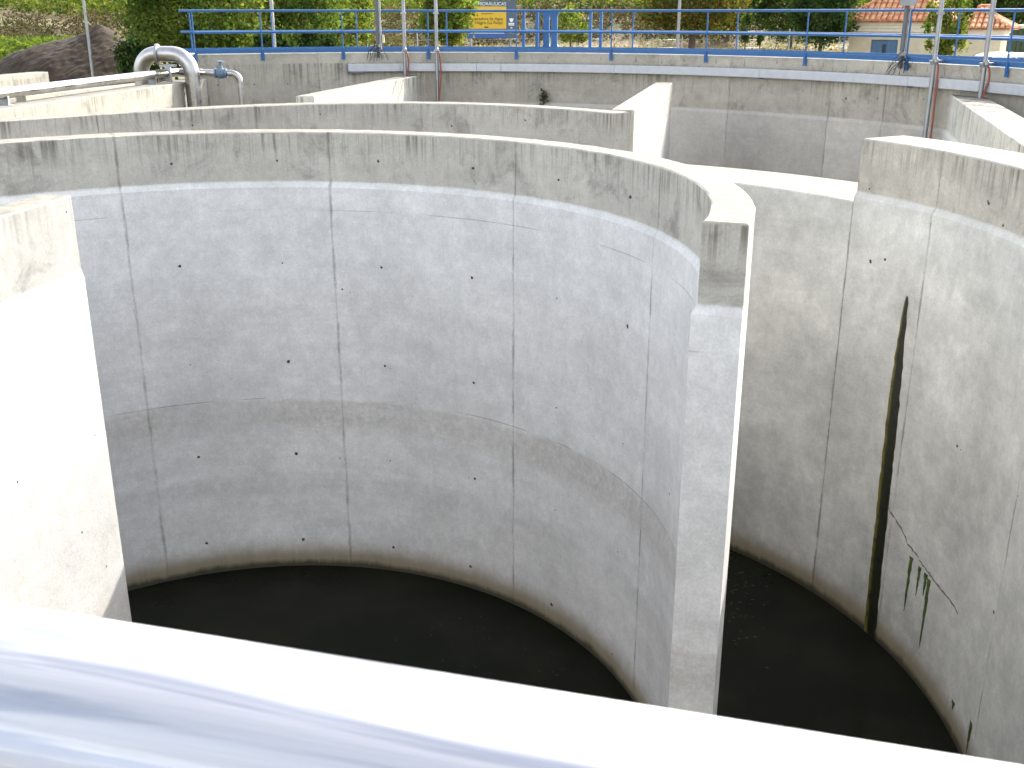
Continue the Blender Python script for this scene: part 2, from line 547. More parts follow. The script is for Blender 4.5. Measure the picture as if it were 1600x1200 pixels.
# ================================================================== THE SETTING
# tank outline (inner faces): left pipe wall, far arc, right side
FC, FR = (-1.8, 15.87), 11.0
A_R = 0.0
A_L = math.degrees(math.atan2(25.35 - FC[1], -7.05 - FC[0]))
CORN = (-7.05, 25.3)
dirL = Vector((-1.04, -8.13)).normalized()
left_line = [tuple(Vector(CORN) + dirL * 32), CORN]
right_x = FC[0] + FR
outline = [left_line[0]] + [tuple(Vector(left_line[0]).lerp(Vector(left_line[1]), i / 30)) for i in range(1, 30)]
outline += arc(FC, FR, A_L, 0, 90)
outline += [(right_x, FC[1] - (FC[1] - left_line[0][1]) * i / 20) for i in range(1, 21)]
nb = 20
last = outline[-1]
outline += [(last[0] + (left_line[0][0] - last[0]) * i / nb, last[1]) for i in range(1, nb)]

def hgt(x, y):
    h = 0.0
    und = .5 * math.sin(x * .07) + .35 * math.sin(x * .19 + 1.3) + .3 * math.sin(y * .11 + x * .05)
    yb = y + 3.0 * math.sin(x * .045 + .6) + 1.2 * math.sin(x * .13)
    t = min(1, max(0, (yb - 108) / 13)); t = t * t * (3 - 2 * t)
    h += 2.5 * t
    if yb > 121: h += (yb - 121) * .135 if yb < 430 else 309 * .135 + (yb - 430) * .05
    fade = min(1, max(0, (math.hypot(x, y - 10) - 35) / 40))
    return h + und * .16 * fade + (und * .8 * t if y > 122 else 0)

def terrain():
    c = Vector((-1.5, 12.0))
    base = [Vector(p) + (Vector(p) - c).normalized() * .2 for p in outline]
    n = len(base)
    facs = [1.0]
    while facs[-1] < 90: facs.append(facs[-1] * 1.032 + .002)
    vs = []
    for i, f in enumerate(facs):
        for b in base:
            q = c + (b - c) * f
            if f > 4:                       # become a circle far out
                r = (q - c).length; a = min(1, (f - 4) / 6)
                q = c + (q - c).normalized() * (r * (1 - a) + 14 * f * a)
            vs.append((q.x, q.y, hgt(q.x, q.y)))
    fs = []
    for i in range(len(facs) - 1):
        for j in range(n):
            j2 = (j + 1) % n
            fs.append((i * n + j, i * n + j2, (i + 1) * n + j2, (i + 1) * n + j))
    mb = MB(); mb.add(vs, fs)
    o = mb.build('ground', M['ground'], smooth=False)
    o.data.polygons.foreach_set('use_smooth', [True] * len(o.data.polygons))
    return tag(o, kind='structure')
terrain()

mb = MB()
mb.add([(p[0], p[1], WAT) for p in outline], [tuple(range(len(outline)))])
tag(mb.build('water', M['water'], fix=False), kind='structure')

# ================================================================== TANK WALLS
# --- semicircular guide wall in the middle of the picture
MC, MR = (-2.93, 9.27), 4.60
end_pt = Vector((1.44, 7.70))
a_end = math.degrees(math.atan2(end_pt.y - MC[1], end_pt.x - MC[0]))
mpts = arc(MC, MR, 190, a_end, 110)
main_path = Path(mpts)
def joint_at(path, px, z=T):
    return path.near(atz(px[0], px[1], z))
mj = []
for x in (180, 513, 805, 1033):
    h = cyl_hit(main_path, 1, 0, x, 240)
    mj.append(h[0])
mj.append(mj[0] - (mj[1] - mj[0])); mj.append(mj[0] - 2 * (mj[1] - mj[0]))
mj = [j for j in mj if .5 < j < main_path.L - .3]
main = build_wall('guide_wall', 'tall semicircular pale grey concrete wall with free end, tie holes and a brown tide mark', main_path, 1, .34, M['main'], mj, end_caps=(1,), back=False)
pits(main_path, 1, .042, [(280, 416), (441, 411), (596, 418), (738, 434), (870, 466), (980, 510), (534, 452),
     (296, 570), (451, 565), (601, 572), (740, 598), (869, 637), (973, 693), (1046, 772),
     (309, 714), (462, 709), (609, 720), (742, 748), (867, 797), (965, 862), (531, 716),
     (322, 849), (474, 843), (614, 855), (735, 885), (862, 945), (956, 1022),
     (267, 256), (432, 251), (591, 252), (738, 263), (872, 281), (985, 308)], main)

# --- straight divider wall on the left, its broad face in the sun
d0, d1 = Vector((-3.84, 7.89)), Vector((-3.69, 8.86))
dd = (d0 - d1).normalized()
div_path = Path([tuple(d1 + dd * 8.6), tuple(d1)])
divider = build_wall('divider_wall', 'sunlit straight concrete wall ending in a sharp edge before the semicircular wall', div_path, 1, .30, M['divider'],
                     [div_path.L - 2.9, div_path.L - 5.4], end_caps=(), proud=.02)
pits(div_path, 1, .02, [(27, 753), (148, 680), (166, 885), (103, 331), (128, 832)], divider, .008, .013)

# --- right-hand curved wall with the lowered sill
RC, RR = (-1.06, 10.2), 6.06
hi0 = 28.3
rpts = arc(RC, RR, 68, -8, 90)
rpts.append((rpts[-1][0] - 9.3 * math.sin(math.radians(8)), rpts[-1][1] - 9.3 * math.cos(math.radians(8))))
rpath = Path(rpts)
s_hi = rpath.near((RC[0] + RR * math.cos(math.radians(hi0)), RC[1] + RR * math.sin(math.radians(hi0))))
rw = thing('curved_weir_wall', 'curved grey concrete wall with a lowered sunlit sill and a black algae streak', 'wall', (4.5, 12.5, ZB))
h1 = cyl_hit(rpath, 1, 0, 1462, 330)
rj = [s_hi - .02, h1[0], h1[0] + 2.6, h1[0] + 5.2]
cuts = [0.0] + rj + [rpath.L]
for i, (a, b) in enumerate(zip(cuts, cuts[1:])):
    mb = MB()
    ja, jb = i > 0, i < len(cuts) - 2
    if i == 0:                                         # the low sill, a broad slab
        p = wall_profile(1.25, NOTCH, ZB, chamfer=False)
        p = [(o - .045 if o < .3 else o, z) for o, z in p]
    else:
        p = wall_profile(.72, T, ZB, back=False)
    sweep(mb, rpath, a + (GAP if ja else 0), b - (GAP if jb else 0), p, 1, joint=(ja, jb))
    mb.build('weir_sill' if i == 0 else 'wall_panel', M['right'], rw, attr='joint')
mb = MB()
sweep(mb, rpath, s_hi + .05, rpath.L - .05, wall_profile(.72, T, ZB, inset=.007, back=False), 1, joint=(False, False))
mb.build('joint_filler', M['right'], rw)
pits(rpath, 1, .042, [(1383, 406), (1360, 408), (1543, 315), (1567, 352), (1358, 295), (1275, 575), (1283, 420), (1495, 697), (1590, 775), (1553, 957), (1265, 725), (1182, 392), (1300, 423), (1545, 318)], rw)

def wall_ribbon(path, side, rows, off, name, parent, mat):
    """irregular growth on a wall face: rows of (z, s_left, s_right)"""
    mb = MB(); vs = []; at = []; fs = []
    for (z, a, b) in rows:
        for f, e in ((0, 1.0), (.2, .75), (.42, 0), (.85, .1), (1, .6)):
            s = a + (b - a) * f
            t = path.tan(s); nr = Vector((-t.y, t.x)) * side
            p = path.at(s) + nr * (off - .004 * (1 - abs(2 * f - 1)) - .003)
            vs.append((p.x, p.y, z)); at.append(e)
    for i in range(len(rows) - 1):
        for j in range(4):
            fs.append((i * 5 + j, i * 5 + j + 1, i * 5 + j + 6, i * 5 + j + 5))
    mb.add(vs, fs, at)
    return mb.build(name, mat, parent, fix=False, attr='edge', smooth=False)
# the long black-green streak
tp = cyl_hit(rpath, 1, -.042, 1417, 463); bt = cyl_hit(rpath, 1, -.042, 1355, 972)
rows = []
for i in range(60):
    f = i / 59
    x = 1417 + (1362 - 1417) * f ** .95; y = 463 + (975 - 463) * f
    h = cyl_hit(rpath, 1, -.042, x, y)
    w = .02 + .095 * min(1, f * 3.2) ** .6 + .025 * f
    rows.append((tp[1] + (WAT - .05 - tp[1]) * f, h[0] - w + random.uniform(-.007, .007), h[0] + w * .75 + random.uniform(-.009, .009)))
tag(wall_ribbon(rpath, 1, rows, -.042, 'algae_streak', rw, M['algae']), 'black and green slimy streak running down to the water')
for (x, y, ln, w) in ((1424, 870, .75, .05), (1452, 905, .95, .05), (1437, 885, .4, .04), (1447, 896, .3, .05), (1518, 1128, .45, .06), (1490, 1095, .12, .06)):
    h = cyl_hit(rpath, 1, -.042, x, y)
    rows = [(h[1] - ln * i / 14, h[0] - w * (1 - (i / 14)) ** .6 * random.uniform(.5, 1), h[0] + w * (1 - i / 14) ** .6 * random.uniform(.5, 1) + .004) for i in range(15)]
    wall_ribbon(rpath, 1, rows, -.042, 'algae_drip', rw, M['moss'])
mb = MB(); prev = None                                 # the weeping diagonal crack the drips come from
pp_ = [(1385, 790), (1405, 820), (1418, 850), (1432, 868), (1447, 890), (1460, 908), (1478, 930), (1502, 965)]
cp = []
for a, b in zip(pp_, pp_[1:]):
    for i in range(6): cp.append((a[0] + (b[0] - a[0]) * i / 6 + random.uniform(-1.5, 1.5), a[1] + (b[1] - a[1]) * i / 6))
vs = []
for (x, y) in cp:
    h = cyl_hit(rpath, 1, -.042, x, y); t = rpath.tan(h[0]); nr = Vector((-t.y, t.x)); q = rpath.at(h[0]) - nr * .0455
    w = random.uniform(.004, .02); vs += [(q.x, q.y, h[1] + w), (q.x, q.y, h[1] - w)]
mb.add(vs, [(2 * i, 2 * i + 1, 2 * i + 3, 2 * i + 2) for i in range(len(cp) - 1)])
mb.build('crack', M['crack'], rw, fix=False)

# --- second curved wall further back, with the straight baffle at its end
spts = [(-10.2, 12.2), (-8.4, 14.1), (-6.95, 15.62), (-5.85, 16.72), (-4.9, 17.45), (-4.1, 17.95), (-3.2, 18.3), (-2.2, 18.42), (-1.3, 18.4), (-.5, 18.15), (.2, 17.75), (.8, 17.28), (1.2, 16.88), (1.56, 16.5)]
def smooth(pts, it=3):
    for _ in range(it):
        q = [pts[0]]
        for a, b in zip(pts, pts[1:]):
            q += [(a[0] * .75 + b[0] * .25, a[1] * .75 + b[1] * .25), (a[0] * .25 + b[0] * .75, a[1] * .25 + b[1] * .75)]
        pts = q + [pts[-1]]
    return pts
spath = Path(smooth(spts))
sj = [cyl_hit(spath, 1, 0, x, 180)[0] for x in (658, 400, 150, 905)]
second = build_wall('outer_guide_wall', 'weathered curved concrete wall behind the semicircular wall, stained along its top', spath, 1, .36, M['second'], sj)
pits(spath, 1, 0, [(705, 197), (500, 178), (300, 196), (820, 188)], second, .012, .02)

bp = Path([(1.95, 17.22), (3.52, 23.99)])
build_wall('baffle_wall', 'bright white sunlit concrete baffle with its end face beside the weathered curved wall', Path([(1.93, 17.12), (3.51, 23.99)]), 1, .37, M['baffle'], back=False, chamfer=False)
build_wall('baffle_wall', 'sunlit concrete baffle with sloping outline running to the outer wall below the duct', Path([(-3.62, 20.0), (-2.27, 26.85)]), 1, .36, M['baffle'], back=False, chamfer=False)
rr0, rr1 = Vector((8.62, 21.9)), Vector((5.45, 10.8))
rr_path = Path([tuple(rr1), tuple(rr0)])
build_wall('radial_wall', 'streaked concrete wall in shade with broad sunlit top running from the outer wall', rr_path, -1, .56, M['baffle'],
           [rr_path.L * .3, rr_path.L * .55, rr_path.L * .78], chamfer=True, back=False)

# --- wall carrying the steel pipes on the left
lp = Path([left_line[1], left_line[0]])
build_wall('pipe_wall', 'sunlit straight concrete wall carrying the steel pipes', lp, -1, .58, M['pipewall'], [2.6, 5.2, 7.8, 10.4, 13.0], back=False, chamfer=False, bot=ZB)
tagw = build_wall('block_wall', 'short cream sunlit concrete wall beside the brown earth heap', Path([tuple(atz(-60, 122.5, T + .1).xy), tuple(atz(75, 112, T + .1).xy)]), 1, .35, M['pipewall'], [1.6], top=T + .1, bot=-.3, back=False, chamfer=False)
build_wall('kerb_wall', 'low sunlit concrete kerb between the pipe wall and the lamp post', Path([tuple(atz(40, 150, T - .35).xy), tuple(atz(235, 128, T - .35).xy)]), 1, .25, M['pipewall'], [2.4], top=T - .35, bot=-.3, back=False, chamfer=False)

# --- far outer wall
fpts = [(right_x, left_line[0][1])] + [(right_x, FC[1] - 22 + i) for i in range(1, 22)] + arc(FC, FR, 0, A_L + 1.2, 120)
fpath = Path(fpts)
fj = [cyl_hit(fpath, -1, 0, x, 120)[0] for x in (325, 500, 668, 850, 1028, 1141, 1300, 1388, 1540)]
farw = build_wall('outer_wall', 'long curved outer concrete wall below the blue railing, streaked with run-off', fpath, -1, .40, M['far'], fj, top=K, bot=ZB, back=False, proud=.03)
mb = MB()
sweep(mb, fpath, .1, fpath.L, [(.405, K - .22), (.405, K - .003), (1.25, K - .003), (1.25, K - .22)], -1, joint=(False, False))
mb.build('walkway_slab', M['deck'], farw)
pits(fpath, -1, .0, [(342, 133), (398, 132), (450, 131), (745, 130), (1322, 154), (1445, 155), (1372, 154)], farw, .014, .02)
# dark run-off tongues on the rim where the fixings weep
mb = MB()
for x in (731, 773, 832, 858, 940, 966, 994, 1035, 1070, 1120, 1164, 1215, 1287, 1325, 1366, 1452, 1480, 1535):
    h = cyl_hit(fpath, -1, 0, x, 95); s = h[0]
    z1 = K - random.uniform(.03, .08); ln = random.uniform(.07, .16); w = random.uniform(.01, .035)
    t = fpath.tan(s); nr = Vector((-t.y, t.x)) * -1; c = fpath.at(s) - nr * .0025
    mb.add([(c.x - t.x * w * .3, c.y - t.y * w * .3, z1), (c.x + t.x * w * .3, c.y + t.y * w * .3, z1), (c.x + t.x * w, c.y + t.y * w, z1 - ln), (c.x - t.x * w, c.y - t.y * w, z1 - ln)], [(0, 1, 2, 3)])
tag(mb.build('weep_stain', plain('weep_stain', (.22, .205, .17), .95), farw, fix=False), kind='stuff')

# back wall of the tank behind the camera, and the walkway the photographer stands on
yb = left_line[0][1]
build_wall('end_wall', 'plain concrete end wall of the tank behind the walkway', Path([(left_line[0][0], yb), (right_x, yb)]), -1, .4, M['right'], top=K, back=False, chamfer=False)
mb = MB(); mb.bbox((-11.0, -1.3, T - .3), (right_x - .05, .22, T - .004))
tag(mb.build('walkway', M['deck']), kind='structure')

# ================================================================== FOREGROUND PIPE
r1, r2 = Vector(ray(0, 940)), Vector(ray(1600, 1196))
pn = r1.cross(r2).normalized()
if pn.z < 0: pn = -pn
pd = pn.cross(Vector((0, 0, 1))).normalized()
if pd.x < 0: pd = -pd
PR = .085
mid = Vector(ray(800, 1068)).normalized() * .80 + Vector((0, 0, CAMZ))
axis_c = mid - pn * PR
hr = thing('handrail_pipe', 'thick brushed stainless steel pipe running close along the walkway edge', 'pipe', (axis_c.x, axis_c.y, T))
mb = MB()
NP = 64
mb.tube([(-4.0 + 8.0 * i / 40, 0, 0) for i in range(41)], PR, NP)
o = mb.build('pipe', M['pipe'], None, smooth=True)
o.parent = hr
o.matrix_parent_inverse = Matrix.Identity(4)
o.location = (0, 0, axis_c.z - T)
o.rotation_euler = (0, -math.asin(max(-1, min(1, pd.z))), math.atan2(pd.y, pd.x))
for s in (-2.6, 2.6):
    mb = MB(); q = axis_c + pd * s
    mb.box((q.x, q.y, (T + q.z - PR) / 2 + .02), (.06, .06, q.z - PR - T + .06), math.atan2(pd.y, pd.x))
    mb.box((q.x, q.y, T + .006), (.16, .16, .012), math.atan2(pd.y, pd.x))
    mb.build('support_post', M['galv'], hr)

# ================================================================== RAILINGS ON THE FAR WALKWAY
def rail_pt(s, off, z):
    t = fpath.tan(s); nr = Vector((-t.y, t.x)) * -1
    p = fpath.at(s) + nr * off
    return Vector((p.x, p.y, z))
def s_at(x, off=0.0):
    return cyl_hit(fpath, -1, off, x, 85)[0]
RT, RM = CAMZ + .045, CAMZ - .43
s_left = fpath.L - .05
s_right = s_at(1600) - 6.0
def railing(name, label, off, posts, side_mount):
    w = thing(name, label, 'railing', tuple(rail_pt((s_left + s_right) / 2, off, K)), None)
    ss = [s_right + (s_left - s_right) * i / 90 for i in range(91)]
    for nm, z, r in (('top_rail', RT, .027), ('middle_rail', RM, .027)):
        mb = MB(); mb.tube([rail_pt(s, off, z) for s in ss], r, 8); mb.build(nm, M['blue'], w, smooth=True)
    mb = MB()
    t_ = .005
    sweep(mb, fpath, s_right, s_left, [(off - t_, K + .012), (off - t_, K + .105), (off + t_, K + .105), (off + t_, K + .012)], -1, joint=(False, False))
    mb.build('toe_board', M['blue'], w)
    for s in posts:
        mb = MB()
        p = rail_pt(s, off, 0); t = fpath.tan(s); a = math.atan2(t.y, t.x)
        nr = Vector((-t.y, t.x)) * -1
        zb = K - .10 if side_mount else K
        q = p - nr.to_3d() * (.02 if side_mount else 0)
        mb.tube([(q.x, q.y, zb), (q.x, q.y, RT - .02)], .017, 8)
        if side_mount:
            mb.box((q.x + nr.x * .012, q.y + nr.y * .012, K - .07), (.085, .016, .17), a)
        else:
            mb.box((q.x, q.y, K + .006), (.10, .10, .012), a)
        mb.build('post', M['blue'], w)
    return w
fpost = [s_at(x) for x in (411, 537, 670, 808, 956, 1105, 1262, 1421, 1580)]
dstep = (fpost[-2] - fpost[-1])
railing('walkway_railing', 'blue steel railing with toe board along the inner edge of the far walkway', -.03, [s_left] + fpost + [fpost[-1] - dstep * k for k in (1, 2)], True)
bpost = [s_at(x) for x in (321, 439, 562, 694, 830, 967, 1116, 1270, 1430, 1585)]
railing('walkway_railing', 'blue steel railing along the outer edge of the far walkway, behind the other railing', 1.18, bpost, False)

# ladders and brackets behind the walkway
def hoop(x0, x1, label, bars=(44, 73)):
    s = s_at((x0 + x1) / 2, 1.3); o = rail_pt(s, 1.42, K)
    w = thing('ladder_frame', label, 'ladder', tuple(o))
    t = fpath.tan(s); D = o.y
    hw = abs(x1 - x0) / 2 * D / F
    a = math.atan2(t.y, t.x)
    for sg in (-1, 1):
        mb = MB(); q = o + t.to_3d() * hw * sg
        mb.box((q.x, q.y, (RT + .0) / 2), (.07, .06, RT), a)
        mb.build('stile', M['blue'], w)
    zs = [K + .02 - .28 * i for i in range(8)] + [RM + .03]
    for z in zs:
        mb = MB(); mb.box((o.x, o.y - .01, z), (hw * 2 - .07, .05, .03), a); mb.build('rung', M['blue_lit'], w)
hoop(819, 839, 'blue steel ladder frame beside the yellow sign, behind the railing')
hoop(920, 936, 'blue steel ladder frame by the small pale tree, behind the railing')
for x, lab in ((852, 'flared blue steel column next to the ladder frame beside the yellow sign'), (865, 'flared blue steel column next to the small pale tree')):
    s = s_at(x, 1.3); o = rail_pt(s, 1.45, K)
    w = thing('flared_column', lab, 'column', (o.x, o.y, 0)); t = fpath.tan(s); a = math.atan2(t.y, t.x)
    for nm, prof in (('shaft', [(.13, 0), (.13, K + .02), (.075, K + .16), (.075, RT - .13), (.13, RT)]),):
        mb = MB(); vs = []
        for (hx, z) in prof:
            for dx, dy in ((-hx, -.04), (hx, -.04), (hx, .04), (-hx, .04)):
                vs.append((o.x + dx * math.cos(a) - dy * math.sin(a), o.y + dx * math.sin(a) + dy * math.cos(a), z))
        fs = [(0, 1, 2, 3), tuple(range(16, 20))]
        for i in range(4):
            for j in range(4): fs.append((i * 4 + j, i * 4 + (j + 1) % 4, i * 4 + 4 + (j + 1) % 4, i * 4 + 4 + j))
        mb.add(vs, fs); mb.build(nm, M['blue'], w)
    mb = MB(); mb.box((o.x, o.y, .012), (.4, .3, .02), a); mb.build('base_plate', M['blue'], w)

# white duct on the far wall
du = thing('wall_duct', 'white rectangular duct fixed along the outer wall below the railing', 'duct', tuple(rail_pt(s_at(1000), -.1, K - .43)))
ds = [s_at(543), s_at(626), s_at(747), s_at(785), s_at(965), s_at(1194), s_at(1434)]
ds += [ds[-1] - (ds[-2] - ds[-1]) * k for k in (1, 2)]
for a, b in zip(ds, ds[1:]):
    mb = MB(); z0, z1 = K - .435, K - .255
    sweep(mb, fpath, b + .004, a - .004, [(-.155, z0 + .01), (-.155, z1 - .01), (-.145, z1), (-.034, z1), (-.034, z0), (-.145, z0)], -1, joint=(False, False), step=.5)
    mb.build('duct_section', M['white'], du)
for a in ds[:-1]:
    mb = MB(); sweep(mb, fpath, a - .03, a - .005, [(-.165, K - .46), (-.165, K - .437), (-.003, K - .437), (-.003, K - .46)], -1, joint=(False, False)); mb.build('bracket', M['blue'], du)
mb = MB(); sweep(mb, fpath, ds[0] - .38, ds[0] - .04, [(-.16, K - .475), (-.16, K - .438), (-.04, K - .438), (-.04, K - .475)], -1, joint=(False, False)); mb.build('end_tray', M['dark'], du)
mb = MB(); sweep(mb, fpath, ds[0] - .003, ds[0] + .02, [(-.165, K - .47), (-.165, K - .25), (-.03, K - .25), (-.03, K - .47)], -1, joint=(False, False)); mb.build('end_cap', M['dark'], du)

# guide masts with hoses, davits with cable bundles
def mast(x, zlow, label, r=.042, hose=True, x_top=None, group=None):
    s = s_at(x, -.25); o = rail_pt(s, -.24, zlow); t = fpath.tan(s)
    w = thing('guide_mast', label, 'mast', tuple(o))
    top = 4.3
    mb = MB(); mb.tube([o, (o.x, o.y, top)], r, 10)
    mb.box((o.x, o.y, K + .02), (.13, .10, .05)); mb.box((o.x, o.y, RT - .05), (.12, .10, .05))
    mb.build('tube', M['galv'], w, smooth=True)
    mb = MB(); q = rail_pt(s, -.10, K + .05); mb.box(((o.x + q.x) / 2, (o.y + q.y) / 2, K + .06), (.10, .30, .03), math.atan2(t.y, t.x)); mb.build('clamp', M['galv'], w)
    if hose:
        pts = []
        for i in range(22):
            f = i / 21; z = K - .02 + (zlow + .05 - K) * f
            pts.append((o.x + .07 + .03 * math.sin(f * 7) - .02 * f, o.y - .05, z))
        mb = MB(); mb.tube([(o.x + .02, o.y - .04, K + .06)] + pts, .019, 7); mb.build('hose', M['rust'], w, smooth=True)
        mb = MB(); mb.lathe((o.x + .01, o.y - .05, K + .02), [(.03, 0), (.045, .02), (.045, .07), (.025, .10)], 10); mb.build('hook', M['galv'], w)
    else:
        mb = MB(); mb.tube([(o.x + .085, o.y, K - .2), (o.x + .085, o.y, top)], .016, 7); mb.build('conduit', M['galv'], w)
    return w
mast(633, K - 1.0, 'grey guide mast with red hose where the sunlit baffle meets the outer wall')
mast(683, K - 1.9, 'grey guide mast with long red hose beside the green tree')
mast(1461, WAT + .3, 'grey guide mast with red hose at the far end of the radial wall')
mast(1541, K - .8, 'grey guide mast with red hose in front of the right end of the tiled roof')

def davit(x, label, box=False):
    s = s_at(x, -.1); o = rail_pt(s, -.10, K - .12)
    w = thing('davit_post', label, 'post', tuple(o))
    top = 3.30 if box else 4.2
    mb = MB(); mb.tube([o, (o.x, o.y, top)], .045, 10); mb.build('tube', M['dark'], w, smooth=True)
    mb = MB(); mb.tube([(o.x + .07, o.y - .02, o.z + .2), (o.x + .07, o.y - .02, top - .1)], .022, 8); mb.build('rod', M['galv'], w)
    mb = MB()
    for i in range(11):                                  # looped, hanging cables
        a = random.uniform(-.30, .30); z0 = K + random.uniform(.05, .22)
        pts = [(o.x + .02, o.y - .06, z0), (o.x + a * .35, o.y - .10, z0 - .06), (o.x + a * .8, o.y - .11, z0 - .16), (o.x + a, o.y - .07, K - random.uniform(.08, .25))]
        mb.tube(pts, .007, 5)
    mb.build('cable_bundle', M['cable'], w)
    mb = MB(); mb.box((o.x, o.y - .03, K + .16), (.13, .10, .07)); mb.build('clamp', M['galv'], w)
    if box:
        mb = MB(); mb.box((o.x + .01, o.y - .02, 3.38), (.26, .2, .30)); mb.box((o.x + .01, o.y - .02, 3.545), (.30, .24, .03)); mb.build('motor_housing', M['galv'], w)
    else:
        mb = MB(); mb.box((o.x + .13, o.y, K + .32), (.05, .06, .18)); mb.build('tag_plate', plain('cream_plate', (.6, .55, .4)), w)
davit(593, 'dark davit post with a tangle of black cables near the left end of the duct')
davit(1409, 'dark davit post with grey motor housing in front of the tiled roof', True)

# ================================================================== LEFT PIPEWORK
STL = M['steel']
LW = Vector(CORN); LD = dirL.to_3d(); LN = Vector((-dirL.y, dirL.x, 0))    # along the wall, and across it
if LN.x > 0: LN = -LN                                                               # LN points outside
def onwall(d, across, z):
    p = LW.to_3d() + LD * d + LN * across
    return Vector((p.x, p.y, z))
sp = thing('air_pipe', 'slim stainless pipe along the sunlit wall, ending in a valve and a bend', 'pipe', tuple(onwall(8, .4, T)))
za = T + .19
pts = [onwall(d, .40, za) for d in (24, 18, 12, 8, 5, 3, 1.6)]
corner = onwall(.9, .30, za)
pts += [onwall(1.2, .36, za), corner + Vector((.06, -.02, 0)), corner + Vector((.35, -.08, 0)), corner + Vector((.62, -.14, -.0))]
mb = MB(); mb.tube(pts, .09, 16); mb.build('run', STL, sp, smooth=True)
vx = aty(344, 101, 24.2); vx.z = za
mb = MB(); mb.tube([pts[-1], vx + Vector((-.10, 0, 0))], .078, 16); mb.build('stub', STL, sp, smooth=True)
va = MB(); va.lathe(vx, [(.11, -.13), (.11, -.10), (.085, -.10), (.12, -.03), (.12, .03), (.085, .10), (.11, .10), (.11, .13)], 18, 'x')
body = va.build('valve', M['valve'], sp, smooth=True)
mb = MB(); mb.lathe(vx + Vector((0, 0, .08)), [(.06, 0), (.05, .06), (.03, .07), (.03, .16)], 12)
mb.lathe(vx + Vector((0, 0, .23)), [(.085, 0), (.085, .02), (.02, .03)], 14); mb.build('handwheel', M['valve'], body)
bend = []
b0 = vx + Vector((.12, 0, 0))
e = vx + Vector((.42, -.02, 0))
for i in range(9):
    a = math.pi / 2 * i / 8
    bend.append((e.x - .2 + .2 * math.sin(a) , e.y, za - .2 + .2 * math.cos(a)))
mb = MB(); mb.tube([b0] + bend + [(e.x, e.y, za - .75)], .068, 16); mb.build('bend', STL, sp, smooth=True)
for d in (1.9, 7.4, 13.0):
    mb = MB(); q = onwall(d, .40, 0); mb.box((q.x, q.y, T + .07), (.05, .16, .14), math.atan2(LD.y, LD.x)); mb.box((q.x, q.y, T + .006), (.14, .2, .012), math.atan2(LD.y, LD.x)); mb.build('saddle', M['galv'], sp)

ap = thing('arched_pipe', 'large stainless pipe arching over the wall like an inverted U', 'pipe', tuple(onwall(1.2, .2, T)))
DA = 24.3
L0 = aty(224, 140, DA); R0 = aty(304, 156, DA - .25)
topz = aty(262, 84, DA).z
rr = .42
L0.z = 0.2; zr = R0.z - .25
pts = [L0]
cl = Vector((L0.x, L0.y, topz - rr)); cr = Vector((R0.x, R0.y, topz - rr))
hd = (Vector((R0.x, R0.y, 0)) - Vector((L0.x, L0.y, 0))).normalized()
for i in range(11):
    a = math.pi - math.pi / 2 * i / 10
    pts.append(cl + hd * (rr + rr * math.cos(a)) + Vector((0, 0, rr * math.sin(a))))
for i in range(11):
    a = math.pi / 2 - math.pi / 2 * i / 10
    pts.append(cr + hd * (-rr + rr * math.cos(a)) + Vector((0, 0, rr * math.sin(a))))
pts.append(Vector((R0.x, R0.y, zr)))
mb = MB(); mb.tube(pts, .165, 24); mb.build('bent_tube', STL, ap, smooth=True)
fl = pts[11]
mb = MB(); mb.lathe(fl + hd * .02, [(.175, -.03), (.215, -.025), (.215, .025), (.175, .03)], 24, 'x'); mb.build('flange', M['galv'], ap)
mb = MB(); q = onwall(1.25, .32, 0); mb.box((q.x, q.y, T + .17), (.10, .12, .34)); mb.box((q.x, q.y, T + .35), (.36, .10, .05)); mb.build('cradle', M['galv'], ap)

# weed on the far wall
def leaves(P_, size, colors, jitter=.25, flat=0.0):
    """numpy: one diamond leaf for each point"""
    n = len(P_)
    a = RNG.normal(size=(n, 3)); a /= np.linalg.norm(a, axis=1)[:, None]
    b = RNG.normal(size=(n, 3)); b -= (b * a).sum(1)[:, None] * a; b /= np.linalg.norm(b, axis=1)[:, None]
    sz = size * RNG.uniform(.6, 1.4, size=(n, 1))
    V = np.stack([P_ - a * sz, P_ + b * sz * .55, P_ + a * sz, P_ - b * sz * .55], 1).reshape(-1, 3)
    ci = RNG.integers(0, len(colors), n); C = np.array(colors)[ci] * RNG.uniform(1 - jitter, 1 + jitter, size=(n, 1))
    return V, np.repeat(C, 4, 0)
def leaf_obj(name, V, C, parent=None, mat=None):
    me = bpy.data.meshes.new(name)
    n = len(V) // 4
    me.vertices.add(len(V)); me.vertices.foreach_set('co', V.astype(np.float32).ravel())
    me.loops.add(len(V)); me.loops.foreach_set('vertex_index', np.arange(len(V), dtype=np.int32))
    me.polygons.add(n); me.polygons.foreach_set('loop_start', np.arange(0, len(V), 4, dtype=np.int32))
    me.update(calc_edges=True)
    at = me.attributes.new('Col', 'FLOAT_COLOR', 'POINT')
    at.data.foreach_set('color', np.c_[C, np.ones(len(C))].astype(np.float32).ravel())
    me.materials.append(mat or M['leaf'])
    o = bpy.data.objects.new(name, me); col.objects.link(o)
    if parent:
        o.parent = parent; o.matrix_parent_inverse = Matrix.Translation(parent.location).inverted()
    return o
wp = rail_pt(cyl_hit(fpath, -1, 0, 851, 150)[0], -.06, 0); wz = aty(851, 150, wp.y).z
pp = RNG.normal(size=(90, 3)) * np.array([.05, .04, .10]) + np.array([wp.x, wp.y - .03, wz])
V, C = leaves(pp, .04, [(.05, .07, .03), (.08, .09, .04)])
wd = thing('weed', 'small dark weed sprouting from a crack in the outer wall', 'plant', (wp.x, wp.y, wz - .12))
tag(leaf_obj('foliage', V, C, wd), kind='stuff')
